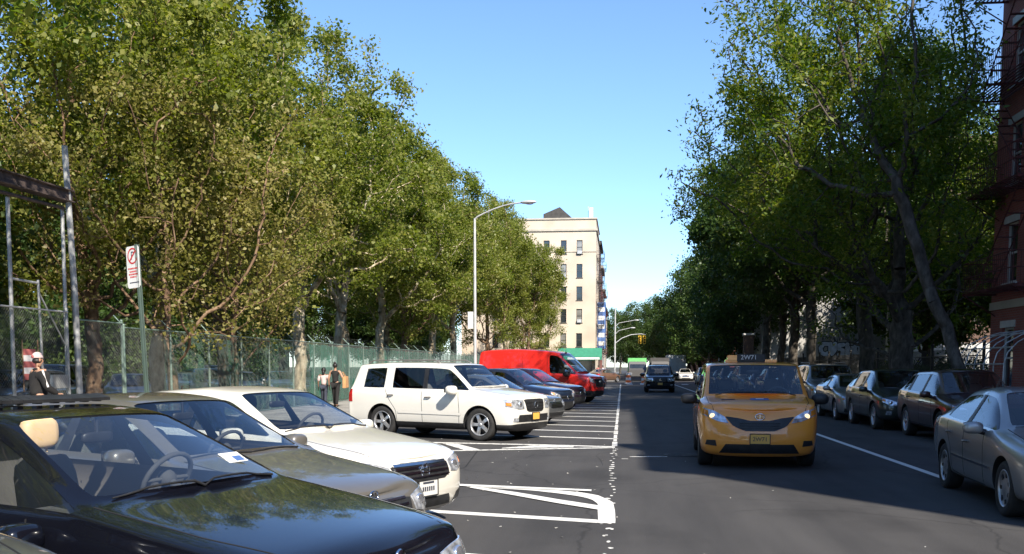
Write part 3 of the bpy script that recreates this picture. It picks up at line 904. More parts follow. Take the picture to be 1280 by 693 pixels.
def on_front(bvh, y, z, off=.0):
    h = bvh.ray_cast(Vector((8, y, z)), Vector((-1, 0, 0)));  return h[0].x+off
def add_plate(root, bvh, z, mat, txt=None, y=0., w=.305, h=.152, tilt=0., frame=True, name='license_plate', side=1):
    x = (on_front(bvh, y, z)+.022) if side == 1 else bvh.ray_cast(Vector((-8, y, z)), Vector((1, 0, 0)))[0].x-.022
    mb = MB(); mb.box(x-.012, x, y-w/2, y+w/2, z-h/2, z+h/2); o = mb.build(name, M[mat], root)
    if frame:
        f = MB(); t = .012
        for a in ((y-w/2-t, y+w/2+t, z-h/2-t, z-h/2), (y-w/2-t, y+w/2+t, z+h/2, z+h/2+t), (y-w/2-t, y-w/2, z-h/2, z+h/2), (y+w/2, y+w/2+t, z-h/2, z+h/2)):
            f.box(x-.015, x+.006, *a)
        f.build('plate_frame', M['black'], o)
    if txt:
        tm = text_mesh(txt, h*.62, M['ink'], 'plate_lettering', o, .001)
        tm.rotation_euler = (R(90), 0, R(90)); tm.location = (x+.002, y, z-.005)
    return o

def repaint(root, pname, seat=None):
    for c in list(col.objects):
        p = c.parent
        if p is None or (p != root and p.parent != root): continue
        for sl in c.material_slots:
            if sl.material and sl.material.name in PAINTNAMES:
                sl.link = 'OBJECT'; sl.material = PAINTS[pname]
PAINTNAMES = {m.name for m in PAINTS.values()}
# ------------------------------------------------------------------ the kinds of car
def sedan(L, W, H, R_, wb, fo, xc, zc, zn, xrf, xrr, xd, zd, bf, br, wr, **k):
    P = dict(L=L, W=W, H=H, R=R_, zg=.19, xwf=L/2-fo, xwr=L/2-fo-wb, xc=xc, zc=zc, zn=zn, xrf=xrf, xrr=xrr, xd=xd, zd=zd, bf=bf, br=br, wr=wr, zrf=H-.035, zrr=H-.05)
    xB = lerp(xc, xd, .43); P['pillars'] = [('B', xB+.05, xB-.05+.02), ('b', xB-.06, xB-.10)]
    P['sidewin'] = {('wA', 'wM'), ('wM', 'wB'), ('wB', 'roof'), ('roof', 'B'), ('b', 'rr')}
    P['blackpillars'] = {('B', 'b')}
    x1, x2, x3 = xc-.30, xB-.01, P['xwr']+.43
    P['seams'] = [[(x1, .27), (x1+.03, .6), (x1-.02, bf-.01)], [(x2, .27), (x2, .6), (x2-.03, bf)], [(x3+.02, .30), (x3-.02, .62), (x3-.22, .80), (x3-.34, br-.02)], [(x1, .27), (x2, .27)], [(x2, .27), (x3+.02, .30)]]
    P['handles'] = [(x2+.16, bf-.17), (x3-.10, br-.16)]
    P['rocker_z'] = .24
    P.update(k); return P

SPEC = {}
P = sedan(4.90, 1.86, 1.46, .335, 2.97, .84, 1.00, .98, .72, .12, -1.15, -1.85, 1.07, .93, 1.0, .605, nose_w=.86, seatmat=M['cloth_dark'], headmat=M['cloth_tan'], glassmat=M['glass_near'], sunroof=(-.80, -.16, .54), seat_y=.36, hood_w=.85, bow=.13, mirror=(.78, .80))
P['fit'] = [
    ('grille', 'black', 'front', [(.03, .50), (.20, .49), (.30, .53)], [(.03, .66), (.22, .665), (.31, .64)], dict(bars=[], off=.01)),
    ('headlight', 'lamp', 'front', [(.42, .54), (.60, .55), (.80, .62)], [(.42, .655), (.60, .675), (.79, .69)], dict(lit=(.62, .61, .06))),
    ('lower_grille', 'black', 'front', [(-.62, .25), (.62, .25)], [(-.56, .38), (.56, .38)], dict(mirror=False)),
    ('fog_light', 'lamp', 'front', [(.60, .30), (.74, .31)], [(.60, .38), (.74, .38)], dict(n=4, m=3)),
    ('taillight', 'tail', 'rear', [(.50, .78), (.82, .74)], [(.50, .92), (.80, .94)], {}),
    ('hood_badge', 'chrome', 'front', [(-.001, .70), (.001, .70)], [(-.001, .701), (.001, .701)], dict(mirror=False, n=2, m=2, off=.0, badge=(.705, .04, 'chrome'), badge_kind='disc')),
]
SPEC['bmw'] = P
P = sedan(4.77, 1.79, 1.46, .32, 2.85, .86, .98, .955, .71, .15, -1.05, -1.78, 1.06, .95, 1.0, .565, glassmat=M['glass'], seatmat=M['cloth_grey'])
P['fit'] = [
    ('grille', 'black', 'front', [(-.40, .50), (-.3, .48), (.3, .48), (.40, .50)], [(-.47, .64), (-.25, .66), (.25, .66), (.47, .64)], dict(mirror=False, bars=[(.52, .008), (.56, .008), (.60, .008), (.645, .008)], n=14)),
    ('headlight', 'lamp', 'front', [(.50, .54), (.62, .52), (.80, .57)], [(.50, .645), (.64, .68), (.79, .70)], dict(lit=(.62, .60, .055))),
    ('lower_grille', 'black', 'front', [(-.5, .26), (.5, .26)], [(-.5, .36), (.5, .36)], dict(mirror=False)),
    ('taillight', 'tail', 'rear', [(.50, .78), (.82, .74)], [(.50, .92), (.80, .94)], {}),
    ('hood_badge', 'chrome', 'front', [(-.001, .715), (.001, .715)], [(-.001, .716), (.001, .716)], dict(mirror=False, n=2, m=2, off=0, badge=(.70, .045, 'chrome'), badge_kind='ring')),
]
SPEC['taupe'] = P
P = sedan(4.86, 1.85, 1.465, .33, 2.775, .97, 1.06, .99, .76, .22, -1.15, -1.88, 1.06, .95, 1.02, .58, bow=.12)
P['fit'] = [
    ('grille', 'black', 'front', [(-.44, .58), (-.34, .535), (.34, .535), (.44, .58)], [(-.46, .69), (-.30, .72), (.30, .72), (.46, .69)], dict(mirror=False, bars=[(.575, .007), (.62, .010), (.665, .012), (.700, .012)], n=16, badge=(.635, .075, 'chrome'), badge_kind='H')),
    ('headlight', 'lamp', 'front', [(.48, .59), (.62, .58), (.82, .64)], [(.48, .69), (.62, .735), (.80, .77)], dict(lit=(.60, .65, .055), amber=([(.745, .655), (.80, .66)], [(.745, .70), (.80, .715)]))),
    ('lower_grille', 'black', 'front', [(-.50, .25), (.50, .25)], [(-.42, .36), (.42, .36)], dict(mirror=False)),
    ('fog_light', 'black', 'front', [(.56, .27), (.76, .29)], [(.60, .36), (.74, .40)], dict(n=5, m=3)),
    ('taillight', 'tail', 'rear', [(.48, .78), (.82, .74)], [(.48, .92), (.80, .94)], {}),
]
SPEC['accord'] = P
P = sedan(4.80, 1.785, 1.44, .315, 2.715, .95, .98, .95, .72, .18, -1.02, -1.72, 1.02, .91, .97, .57, rim='cap', spokes=7, handle_paint=True)
P['moulding'] = [(P['xwf']-.42, .50, P['xwr']+.42, .52, .014, 6)]
P['fit'] = [
    ('grille', 'black', 'front', [(-.33, .60), (.33, .60)], [(-.37, .70), (.37, .70)], dict(mirror=False, bars=[(.64, .006), (.695, .010)], n=14, badge=(.655, .05, 'chrome'), badge_kind='H')),
    ('headlight', 'lamp', 'front', [(.42, .585), (.62, .585), (.82, .60)], [(.42, .70), (.62, .71), (.81, .715)], dict(lit=(.58, .65, .05), amber=([(.73, .605), (.81, .612)], [(.73, .69), (.80, .70)]))),
    ('lower_grille', 'black', 'front', [(-.5, .27), (.5, .27)], [(-.5, .36), (.5, .36)], dict(mirror=False)),
    ('taillight', 'tail', 'rear', [(.45, .74), (.80, .72)], [(.45, .90), (.78, .91)], {}),
]
SPEC['silver'] = P
# large boxy sport utility
def suv(L, W, H, R_, wb, fo, xc, zc, zn, xrf, xrr, xd, zd, bf, br, wr, **k):
    P = dict(L=L, W=W, H=H, R=R_, zg=.26, xwf=L/2-fo, xwr=L/2-fo-wb, xc=xc, zc=zc, zn=zn, xrf=xrf, xrr=xrr, xd=xd, zd=zd, bf=bf, br=br, wr=wr, zrf=H-.04, zrr=H-.05, arch=.065)
    xB = lerp(xc, xd, .37); xC = P['xwr']+.12
    P['pillars'] = [('B', xB+.06, xB+.02), ('b', xB-.05, xB-.08), ('C', xC+.05, xC-.03), ('c', xC-.10, xC-.16)]
    P['sidewin'] = {('wA', 'wM'), ('wM', 'wB'), ('wB', 'roof'), ('roof', 'B')}
    P['darkwin'] = {('b', 'C'), ('c', 'rr')}
    P['blackpillars'] = {('B', 'b'), ('C', 'c')}
    P['reartint'] = M['glass_dark']
    x1, x2, x3 = xc-.26, xB, P['xwr']+.46
    P['seams'] = [[(x1, .36), (x1+.02, .7), (x1-.02, bf-.01)], [(x2, .36), (x2, .7), (x2-.02, bf)], [(x3, .38), (x3-.03, .66), (x3-.22, .90), (xC-.03, br)], [(x1, .36), (x2, .36)], [(x2, .36), (x3, .38)]]
    P['handles'] = [(x2+.17, bf-.14), (xC+.16, br-.14)]
    P['nose_w'] = .88; P['tail_w'] = .93; P['rear_w'] = .975; P['tbulge'] = .04; P['rbow'] = .04; P['bow'] = .07; P['parcel'] = False; P['rbow'] = .03
    P['xrb'] = lerp(xrr, xd, .35)
    P['zt'] = zd-.05; P['zseat'] = .55; P['tw'] = .245
    P.update(k); return P
P = suv(4.85, 1.99, 1.80, .372, 2.775, .95, 1.18, 1.17, .98, .52, -2.12, -2.29, 1.13, 1.11, 1.15, .735, trim_z=.385, blackpillars={('B', 'b')}, pillars=[('B', .00, -.04), ('b', -.10, -.13), ('C', -1.02, -1.04), ('c', -1.24, -1.25), ('D', -1.88, -1.86)], darkwin={('b', 'C'), ('c', 'D')}, rear_crease=.6, corner=.8, zg=.22, deck_w=.8, hood_w=.82, nose_len=.18, seatmat=M['cloth_grey'], mirror_s=1.25, nose_x=[-.16, -.16, -.06, 0, -.015, -.05, -.07, -.08, -.085, -.085, -.08, -.07])
P['moulding'] = [(P['xwf']-.50, .60, P['xwr']+.50, .62, .03, 0)]
P['fit'] = [
    ('grille', 'black', 'front', [(-.38, .70), (-.30, .66), (.30, .66), (.38, .70)], [(-.44, .93), (-.3, .945), (.3, .945), (.44, .93)], dict(mirror=False, bars=[(.735, .010), (.80, .010), (.87, .010)], n=14, badge=(.81, .085, 'chrome'), badge_kind='H', barmat='black')),
    ('headlight', 'lamp', 'front', [(.47, .73), (.66, .72), (.93, .78)], [(.47, .935), (.66, .945), (.925, .94)], dict(lit=(.60, .83, .07), n=16, amber=([(.87, .80), (.925, .81)], [(.87, .87), (.92, .88)]))),
    ('lower_grille', 'black', 'front', [(-.70, .44), (.70, .44)], [(-.64, .60), (.64, .60)], dict(mirror=False, n=16)),
    ('fog_light', 'lamp', 'front', [(.66, .44), (.82, .45)], [(.66, .53), (.80, .54)], dict(n=5, m=3)),
    ('taillight', 'tail', 'rear', [(.74, .80), (.90, .80)], [(.76, 1.12), (.90, 1.12)], {}),
    ('corner_light', 'tail', 'side', [(-2.30, .84), (-2.19, .84)], [(-2.30, 1.14), (-2.21, 1.14)], dict(n=4, m=6)),
]
SPEC['pilot'] = P
# rounded crossover
P = suv(4.68, 1.87, 1.64, .36, 2.75, .93, 1.10, 1.06, .86, .28, -1.75, -2.16, 1.10, 1.02, 1.10, .62, trim_z=.33, deck_w=.76, zrr=1.55, rear_w=.96, tail_w=.9)
P['fit'] = [
    ('grille', 'black', 'front', [(-.46, .60), (.46, .60)], [(-.42, .72), (.42, .72)], dict(mirror=False, bars=[(.66, .008)], n=14, badge=(.66, .06, 'chrome'), badge_kind='disc')),
    ('headlight', 'lamp', 'front', [(.50, .66), (.64, .67), (.84, .76)], [(.50, .76), (.64, .81), (.82, .86)], dict(lit=(.64, .73, .06), amber=([(.76, .76), (.83, .78)], [(.76, .82), (.82, .84)]))),
    ('lower_grille', 'black', 'front', [(-.58, .33), (.58, .33)], [(-.48, .52), (.48, .52)], dict(mirror=False)),
    ('fog_light', 'lamp', 'front', [(.62, .42), (.76, .43)], [(.62, .52), (.74, .52)], dict(n=5, m=3)),
    ('taillight', 'tail', 'rear', [(.60, .84), (.85, .84)], [(.62, 1.02), (.84, 1.04)], {}),
]
SPEC['crossover'] = P
# taxi minivan
P = suv(5.09, 1.985, 1.79, .345, 3.03, .99, 1.50, 1.16, .98, .72, -2.10, -2.42, 1.10, 1.08, 1.12, .80, zg=.20, deck_w=.84, hood_w=.86, nose_len=.32, bulge=.16, bow=.15, nose_w=.84, mirror_s=1.15, zseat=.50, mirror_paint=False, spokes=7, rim='cap', corner=.6,
        nose_z=[.20, .20, .30, .50, .80, .90, .925, .94, .95, .96, .972, .98], nose_x=[-.12, -.12, -.03, 0, -.07, -.15, -.19, -.20, -.205, -.205, -.20, -.19])
P['fit'] = [
    ('grille', 'black', 'front', [(-.54, .85), (-.42, .71), (-.24, .635), (.24, .635), (.42, .71), (.54, .85)], [(-.54, .865), (-.34, .84), (-.15, .80), (.15, .80), (.34, .84), (.54, .865)], dict(mirror=False, n=22, m=8, bars=[(.68, .006), (.72, .006), (.76, .006)], barw=.60, barmat='iron', badge=(.865, .065, 'chrome'), badge_kind='ring')),
    ('headlight', 'lamp', 'front', [(.50, .76), (.66, .785), (.91, .89)], [(.56, .86), (.72, .95), (.90, 1.005)], dict(lit=(.755, .868, .048), on=True, amber=([(.82, .87), (.905, .905)], [(.82, .955), (.90, .985)]))),
    ('lower_grille', 'black', 'front', [(-.64, .27), (.64, .27)], [(-.54, .42), (.54, .42)], dict(mirror=False, n=16)),
    ('fog_light', 'black', 'front', [(.68, .38), (.86, .40)], [(.70, .48), (.84, .48)], dict(n=6, m=4)),
    ('taillight', 'tail', 'rear', [(.74, .85), (.90, .85)], [(.76, 1.12), (.90, 1.12)], {}),
]
SPEC['taxi'] = P
# high roof cargo van
P = suv(6.0, 2.06, 2.52, .36, 3.75, 1.02, 2.12, 1.36, 1.16, 1.12, -2.86, -2.94, 1.55, 1.30, 1.40, .80, zg=.30, zrf=2.36, zrr=2.45, deck_w=.86, hood_w=.80, nose_len=.25, bulge=.10, bow=.14, nose_w=.86, mirror_s=1.6, zseat=.95, mirror_paint=False, trim_z=.55, norear=True, xrb=-2.88, rear_w=.99, tail_w=.95, rim='cap', spokes=6,
        tail_x=[.05, .05, .03, 0, .0, .0, .0, .0, .0, .0, .0, .0])
P['pillars'] = [('B', .80, .72), ('b', .68, .62), ('C', -.6, -.6), ('c', -1.8, -1.8)]
P['darkwin'] = set(); P['blackpillars'] = set()
P['seams'] = [[(1.72, .5), (1.74, 1.25)], [(.72, .5), (.72, 1.3)], [(.66, .5), (.66, 2.2)], [(-.62, .55), (-.62, 2.25)], [(1.72, .5), (.72, .5)]]
P['handles'] = [(.86, 1.12)]; P['moulding'] = [(1.6, .72, -2.7, .72, .035, 4)]
P['fit'] = [
    ('grille', 'black', 'front', [(-.50, .74), (.50, .74)], [(-.56, 1.10), (.56, 1.10)], dict(mirror=False, bars=[(.86, .010), (.98, .010)], n=14, barmat='black', badge=(.97, .08, 'chrome'), badge_kind='disc')),
    ('headlight', 'lamp', 'front', [(.58, .92), (.72, .94), (.89, 1.0)], [(.60, 1.13), (.72, 1.17), (.87, 1.20)], dict(lit=(.70, 1.05, .08))),
    ('lower_grille', 'black', 'front', [(-.70, .42), (.70, .42)], [(-.66, .56), (.66, .56)], dict(mirror=False)),
    ('taillight', 'tail', 'rear', [(.84, .9), (.94, .9)], [(.84, 1.5), (.94, 1.5)], {}),
]
SPEC['van'] = P
# ------------------------------------------------------------------ trees
def grow(seed, h, clear, rx, att=1100, step=.42, infl=5., kill=.85, lean=(0, 0), fork=None, flat=1., ry=None, wob=.10, low=None):
    g = np.random.default_rng(seed); ry = ry or rx
    z0 = clear if low is None else low
    cz, rz = (z0+h)/2, (h-z0)/2
    pts = g.normal(size=(att*2, 3)); pts /= np.linalg.norm(pts, axis=1)[:, None]
    ph = g.uniform(0, 6.28, 8); k = g.normal(size=(8, 3))*2.4
    lob = 1+.16*np.sin(pts@k.T+ph).sum(1)/1.6
    rad = g.uniform(0, 1, len(pts))**(1/2.4)*np.clip(lob, .55, 1.25)
    A = pts*rad[:, None]*np.array([rx, ry, rz])+np.array([lean[0], lean[1], cz]); A = A[A[:, 2] > z0-.3][:att]
    nodes = [np.zeros(3)]; par = [-1]
    p = np.zeros(3); dirn = np.array([lean[0]/h*1.1, lean[1]/h*1.1, 1.])
    while p[2] < clear*.92:
        p = p+(dirn+g.normal(size=3)*wob)*np.array([1, 1, .9])*step/1.05; nodes.append(p.copy()); par.append(len(nodes)-2)
    P = np.array(nodes)
    D = np.linalg.norm(A[:, None]-P[None], axis=2); near = D.argmin(1); dist = D.min(1); alive = np.ones(len(A), bool)
    nodes = list(P)
    for it in range(140):
        ok = alive & (dist < infl)
        if not ok.any():
            if not alive.any(): break
            t = A[alive].mean(0)-nodes[-1]; new = [nodes[-1]+t/np.linalg.norm(t)*step]; npar = [len(nodes)-1]
        else:
            idx = near[ok]; dv = A[ok]-np.array(nodes)[idx]; dv /= np.linalg.norm(dv, axis=1)[:, None]+1e-9
            acc = {}
            for i, d in zip(idx, dv):
                if i in acc: acc[i] += d
                else: acc[i] = d.copy()
            new = []; npar = []
            for i, d in acc.items():
                d = d/(np.linalg.norm(d)+1e-9)+g.normal(size=3)*.22+np.array([0, 0, .06]); d /= np.linalg.norm(d)
                new.append(nodes[i]+d*step); npar.append(i)
        b = len(nodes); nodes += new; par += npar
        nw = np.array(new); Dn = np.linalg.norm(A[:, None]-nw[None], axis=2); m = Dn.min(1); am = Dn.argmin(1)
        up = m < dist; near[up] = am[up]+b; dist[up] = m[up]
        alive &= dist > kill
        if len(nodes) > 5200: break
    nodes = np.array(nodes); par = np.array(par); n = len(nodes)
    r = np.zeros(n); kids = np.zeros(n, int); acc = np.zeros(n)
    for i in range(n-1, 0, -1):
        r[i] = .012 if acc[i] == 0 else acc[i]**(1/2.25)
        acc[par[i]] += r[i]**2.25; kids[par[i]] += 1
    r[0] = acc[0]**(1/2.25)
    return nodes, par, r, kids

def wood_mesh(name, nodes, par, r, base_r, mat, flare=1.35, minr=.011):
    s = base_r/r[0]; rr = np.maximum(r*s**np.clip((r/r[0])**.35, .25, 1), minr)
    hz = nodes[:, 2]; rr = rr*(1+(flare-1)*np.clip(1-hz/.7, 0, 1)**2)
    V = []; Fc = []
    for big in (True, False):
        sel = [i for i in range(1, len(nodes)) if (rr[i] > .05) == big]
        if not sel: continue
        k = 9 if big else 4
        sel = np.array(sel); a = nodes[par[sel]]; b = nodes[sel]; ra = np.minimum(rr[par[sel]], rr[sel]*1.35); rb = rr[sel]
        d = b-a; d /= np.linalg.norm(d, axis=1)[:, None]+1e-9
        a = a-d*ra[:, None]*.25
        ref = np.where(np.abs(d[:, 2:3]) < .9, np.array([[0, 0, 1.]]), np.array([[1., 0, 0]]))
        u = np.cross(d, ref); u /= np.linalg.norm(u, axis=1)[:, None]; v = np.cross(u, d)
        an = np.arange(k)*2*np.pi/k
        ring = np.cos(an)[None, :, None]*u[:, None]+np.sin(an)[None, :, None]*v[:, None]
        Va = a[:, None]+ring*ra[:, None, None]; Vb = b[:, None]+ring*rb[:, None, None]
        base = sum(len(x) for x in V)
        V.append(np.concatenate([Va, Vb], 1).reshape(-1, 3))
        m = len(sel); o = base+np.arange(m)[:, None]*2*k; q = np.arange(k)[None]
        q1 = (q+1) % k
        Fc.append(np.stack([o+q, o+q1, o+k+q1, o+k+q], 2).reshape(-1, 4))
    return quads(name, np.concatenate(V), np.concatenate(Fc), mat, True)

def quads(name, V, Fc, mat, smooth=False):
    me = bpy.data.meshes.new(name)
    me.vertices.add(len(V)); me.vertices.foreach_set('co', V.astype(np.float32).ravel())
    me.loops.add(Fc.size); me.loops.foreach_set('vertex_index', Fc.astype(np.int32).ravel())
    me.polygons.add(len(Fc)); me.polygons.foreach_set('loop_start', np.arange(0, Fc.size, 4, dtype=np.int32))
    if smooth: me.polygons.foreach_set('use_smooth', np.ones(len(Fc), bool))
    me.materials.append(mat); me.update(calc_edges=True)
    return me

def leaf_mesh(name, nodes, r, kids, count, mat, seed, size=.17, spread=.42, thr=None, keep=None, aspect=.75, droop=.0):
    g = np.random.default_rng(seed)
    tip = np.where(r < np.quantile(r, .80))[0]
    if keep is not None: tip = np.array([i for i in tip if keep(nodes[i], g)])
    wgt = np.where(kids[tip] == 0, 2.2, 1.)*np.exp(g.normal(0, .95, len(tip))); wgt /= wgt.sum()
    src = g.choice(tip, count, p=wgt)
    c = nodes[src]+g.normal(size=(count, 3))*spread*np.array([1, 1, .75]); c[:, 2] -= droop*g.uniform(0, 1, count)
    nrm = g.normal(size=(count, 3))+np.array([0, 0, .75]); nrm /= np.linalg.norm(nrm, axis=1)[:, None]
    t = g.normal(size=(count, 3)); t -= (t*nrm).sum(1)[:, None]*nrm; t /= np.linalg.norm(t, axis=1)[:, None]
    b = np.cross(nrm, t); s = size*np.clip(np.exp(g.normal(-.05, .38, count)), .4, 1.5)[:, None]; w = s*aspect
    f = .22*w
    p0 = c-t*s*.5; p1 = c+t*s*.5
    l0 = c-t*s*.12-b*w*.5+nrm*f; r0 = c-t*s*.12+b*w*.5+nrm*f
    V = np.stack([p0, l0, p1, r0], 1).reshape(-1, 3)
    o = np.arange(count)[:, None]*4
    return quads(name, V, o+np.array([[0, 3, 2, 1]]), mat)

TREES = {}
def tree_kind(key, bark, leaf, base_r, count, size, lseed=0, spread=.42, keep=None, aspect=.75, droop=0., minr=.011, **k):
    nodes, par, r, kids = grow(**k)
    TREES[key] = (wood_mesh('trunk', nodes, par, r, base_r, M[bark], minr=minr), leaf_mesh('crown', nodes, r, kids, count, M[leaf], k['seed']+5, size, spread, keep=keep, aspect=aspect, droop=droop))
def tree(key, x, y, label, rz=0., s=1., group=None, name='plane_tree', z=0., cat='tree'):
    o = empty(name, (x, y, z), rz, label, cat, group); o.scale = (s, s, s)
    w, c = TREES[key]
    link_mesh('trunk', w, o); link_mesh('crown', c, o)
    return o

# ------------------------------------------------------------------ people
def skin_body(name, verts, edges, radii, mat, parent=None, sub=2, root=0):
    me = bpy.data.meshes.new(name); me.from_pydata([tuple(v) for v in verts], edges, [])
    o = bpy.data.objects.new(name, me); col.objects.link(o)
    md = o.modifiers.new('skin', 'SKIN'); md.use_smooth_shade = True; md.branch_smoothing = .6
    sv = me.skin_vertices[0].data
    for i, rr in enumerate(radii):
        sv[i].radius = (rr, rr) if not isinstance(rr, tuple) else rr
        sv[i].use_root = (i == root)
    ss = o.modifiers.new('sub', 'SUBSURF'); ss.levels = sub; ss.render_levels = sub
    bpy.context.view_layer.update()
    out = bpy.data.meshes.new_from_object(o.evaluated_get(bpy.context.evaluated_depsgraph_get()))
    bpy.data.objects.remove(o)
    out.materials.clear(); out.materials.append(mat)
    out.polygons.foreach_set('use_smooth', [True]*len(out.polygons))
    return link_mesh(name, out, parent)

def person(label, loc, rz, h, skin, arms, stride=.14, group=None):
    """facing +X; arms = [(elbow offset, hand offset)] left then right, measured from the shoulder"""
    k = h/1.75
    root = empty('person', loc, rz, label, 'person', group)
    J = {}
    def P(n, x, y, z, r): J[n] = (Vector((x, y, z))*k, r*k if not isinstance(r, tuple) else (r[0]*k, r[1]*k))
    P('pelvis', 0, 0, .95, (.15, .11)); P('waist', 0, 0, 1.10, (.135, .10)); P('chest', .005, 0, 1.30, (.165, .115)); P('upper', 0, 0, 1.42, (.13, .09))
    P('neck', 0, 0, 1.50, .055); P('jaw', .025, 0, 1.575, (.062, .070)); P('skull', .012, 0, 1.655, (.078, .090)); P('crown', .0, 0, 1.725, .055)
    ed = [('pelvis', 'waist'), ('waist', 'chest'), ('chest', 'upper'), ('upper', 'neck'), ('neck', 'jaw'), ('jaw', 'skull'), ('skull', 'crown')]
    for s, nm, st in ((1, 'l', stride), (-1, 'r', -stride)):
        P(nm+'hip', 0, s*.09, .90, .095); P(nm+'knee', st*.55+.02, s*.09, .50, .058); P(nm+'ankle', st-.02, s*.095, .085, .040); P(nm+'toe', st+.13, s*.105, .035, .034)
        ed += [('pelvis', nm+'hip'), (nm+'hip', nm+'knee'), (nm+'knee', nm+'ankle'), (nm+'ankle', nm+'toe')]
        e, ha = arms[0 if s == 1 else 1]
        sh = Vector((0, s*.185, 1.42)); el = sh+Vector(e); hd = sh+Vector(ha)
        P(nm+'sh', *sh, .062); P(nm+'el', *el, .042); P(nm+'wr', *hd, .026)
        d = (hd-el).normalized(); pm = hd+d*.07
        P(nm+'palm', *pm, (.036, .020))
        ed += [('upper', nm+'sh'), (nm+'sh', nm+'el'), (nm+'el', nm+'wr'), (nm+'wr', nm+'palm')]
        side = d.cross(Vector((1, 0, 0))); side = side.normalized() if side.length > .1 else Vector((0, 0, 1))
        cr = d.cross(side).normalized()
        for q in range(4):
            o = cr*(q-1.5)*.019; ln = (.072, .082, .076, .060)[q]
            P(f'{nm}f{q}a', *(pm+o+d*.035), .0095); P(f'{nm}f{q}b', *(pm+o+d*(.035+ln*.5)+side*.012), .0088); P(f'{nm}f{q}c', *(pm+o+d*(.035+ln*.85)+side*.036), .0075)
            ed += [(nm+'palm', f'{nm}f{q}a'), (f'{nm}f{q}a', f'{nm}f{q}b'), (f'{nm}f{q}b', f'{nm}f{q}c')]
        P(nm+'t1', *(pm-cr*.036-d*.02), .011); P(nm+'t2', *(pm-cr*.052+d*.025+side*.015), .0095)
        ed += [(nm+'palm', nm+'t1'), (nm+'t1', nm+'t2')]
    P('nose', .112, 0, 1.615, .012); ed.append(('jaw', 'nose'))
    names = list(J); ix = {n: i for i, n in enumerate(names)}
    skin_body('body', [J[n][0] for n in names], [(ix[a], ix[b]) for a, b in ed], [J[n][1] for n in names], skin, root)
    def layer(nm, chain, mat, grow_=.016):
        use = []; [use.append(n) for e in chain for n in e if n not in use]
        vs = []; rr = []
        for n in use:
            v, r = J[n]; r = r if isinstance(r, tuple) else (r, r); vs.append(v); rr.append((r[0]+grow_*k, r[1]+grow_*k))
        ii = {n: i for i, n in enumerate(use)}
        return skin_body(nm, vs, [(ii[a], ii[b]) for a, b in chain], rr, mat, root)
    return root, J, layer, k
TORSO = [('pelvis', 'waist'), ('waist', 'chest'), ('chest', 'upper')]
def sleeves(full=True):
    e = []
    for n in 'lr': e += [('upper', n+'sh'), (n+'sh', n+'el')] + ([(n+'el', n+'wr')] if full else [])
    return e
LEGS = [('pelvis', 'lhip'), ('pelvis', 'rhip'), ('lhip', 'lknee'), ('lknee', 'lankle'), ('rhip', 'rknee'), ('rknee', 'rankle')]
SHOES = [[(n+'ankle', n+'toe')] for n in 'lr']
def blob(name, c, sx, sy, sz, mat, parent, n=16, cutz=None, pw=1.):
    b = MB(); b.sphere((0, 0, 0), 1, 0, n, 12)
    f = lambda v: math.copysign(abs(v)**pw, v)
    b.v = [(c[0]+f(x)*sx, c[1]+f(y)*sy, c[2]+(f(z)*sz if cutz is None else max(f(z), cutz)*sz)) for x, y, z in b.v]
    b.sm = [True]*len(b.sm)
    return b.build(name, mat, parent)

# ------------------------------------------------------------------ facades
def facade_boxes(mb, axis, pos, depth, u0, u1, z0, z1, wins, mi=0):
    """a wall with real openings; wins = rows of (zb, zt, [(ua, ub)]) from the ground up; axis 'X' = wall in a plane of constant x"""
    def bx(ua, ub, za, zb):
        if ub-ua < 1e-4 or zb-za < 1e-4: return
        if axis == 'X': mb.box(min(pos, pos+depth), max(pos, pos+depth), ua, ub, za, zb, mi)
        else: mb.box(ua, ub, min(pos, pos+depth), max(pos, pos+depth), za, zb, mi)
    z = z0
    for zb, zt, cols in wins:
        bx(u0, u1, z, zb); u = u0
        for ua, ub in sorted(cols): bx(u, ua, zb, zt); u = ub
        bx(u, u1, zb, zt); z = zt
    bx(u0, u1, z, z1)

def window(parent, axis, pos, inward, ua, ub, za, zb, frame, lintel=None, curtain=False):
    """frame set back in its opening, sash bar, pane as a sub-part"""
    f = MB(); p = MB(); t = .06; d0, d1 = pos+inward*.10, pos+inward*.17
    def bx(m, a, b, c, d, e0, e1):
        lo, hi = min(e0, e1), max(e0, e1)
        if axis == 'X': m.box(lo, hi, a, b, c, d)
        else: m.box(a, b, lo, hi, c, d)
    bx(f, ua, ub, za, za+t, d0, d1); bx(f, ua, ub, zb-t, zb, d0, d1); bx(f, ua, ua+t, za+t, zb-t, d0, d1); bx(f, ub-t, ub, za+t, zb-t, d0, d1)
    zm = (za+zb)/2; bx(f, ua+t, ub-t, zm-.03, zm+.03, d0, d1)
    bx(f, ua-.08, ub+.08, za-.10, za-.002, pos-inward*.06, pos+inward*.10)
    if lintel: bx(f, ua-.10, ub+.10, zb+.002, zb+.22, pos-inward*.03, pos+inward*.05)
    o = f.build('window', frame, parent)
    bx(p, ua+t*.5, ub-t*.5, za+t*.5, zb-t*.5, pos+inward*.15, pos+inward*.16)
    p.build('pane', M['pane_blind'] if (math.sin(ua*91.7+za*37.3)*437.5) % 1 < .28 else M['pane'], o)
    return o

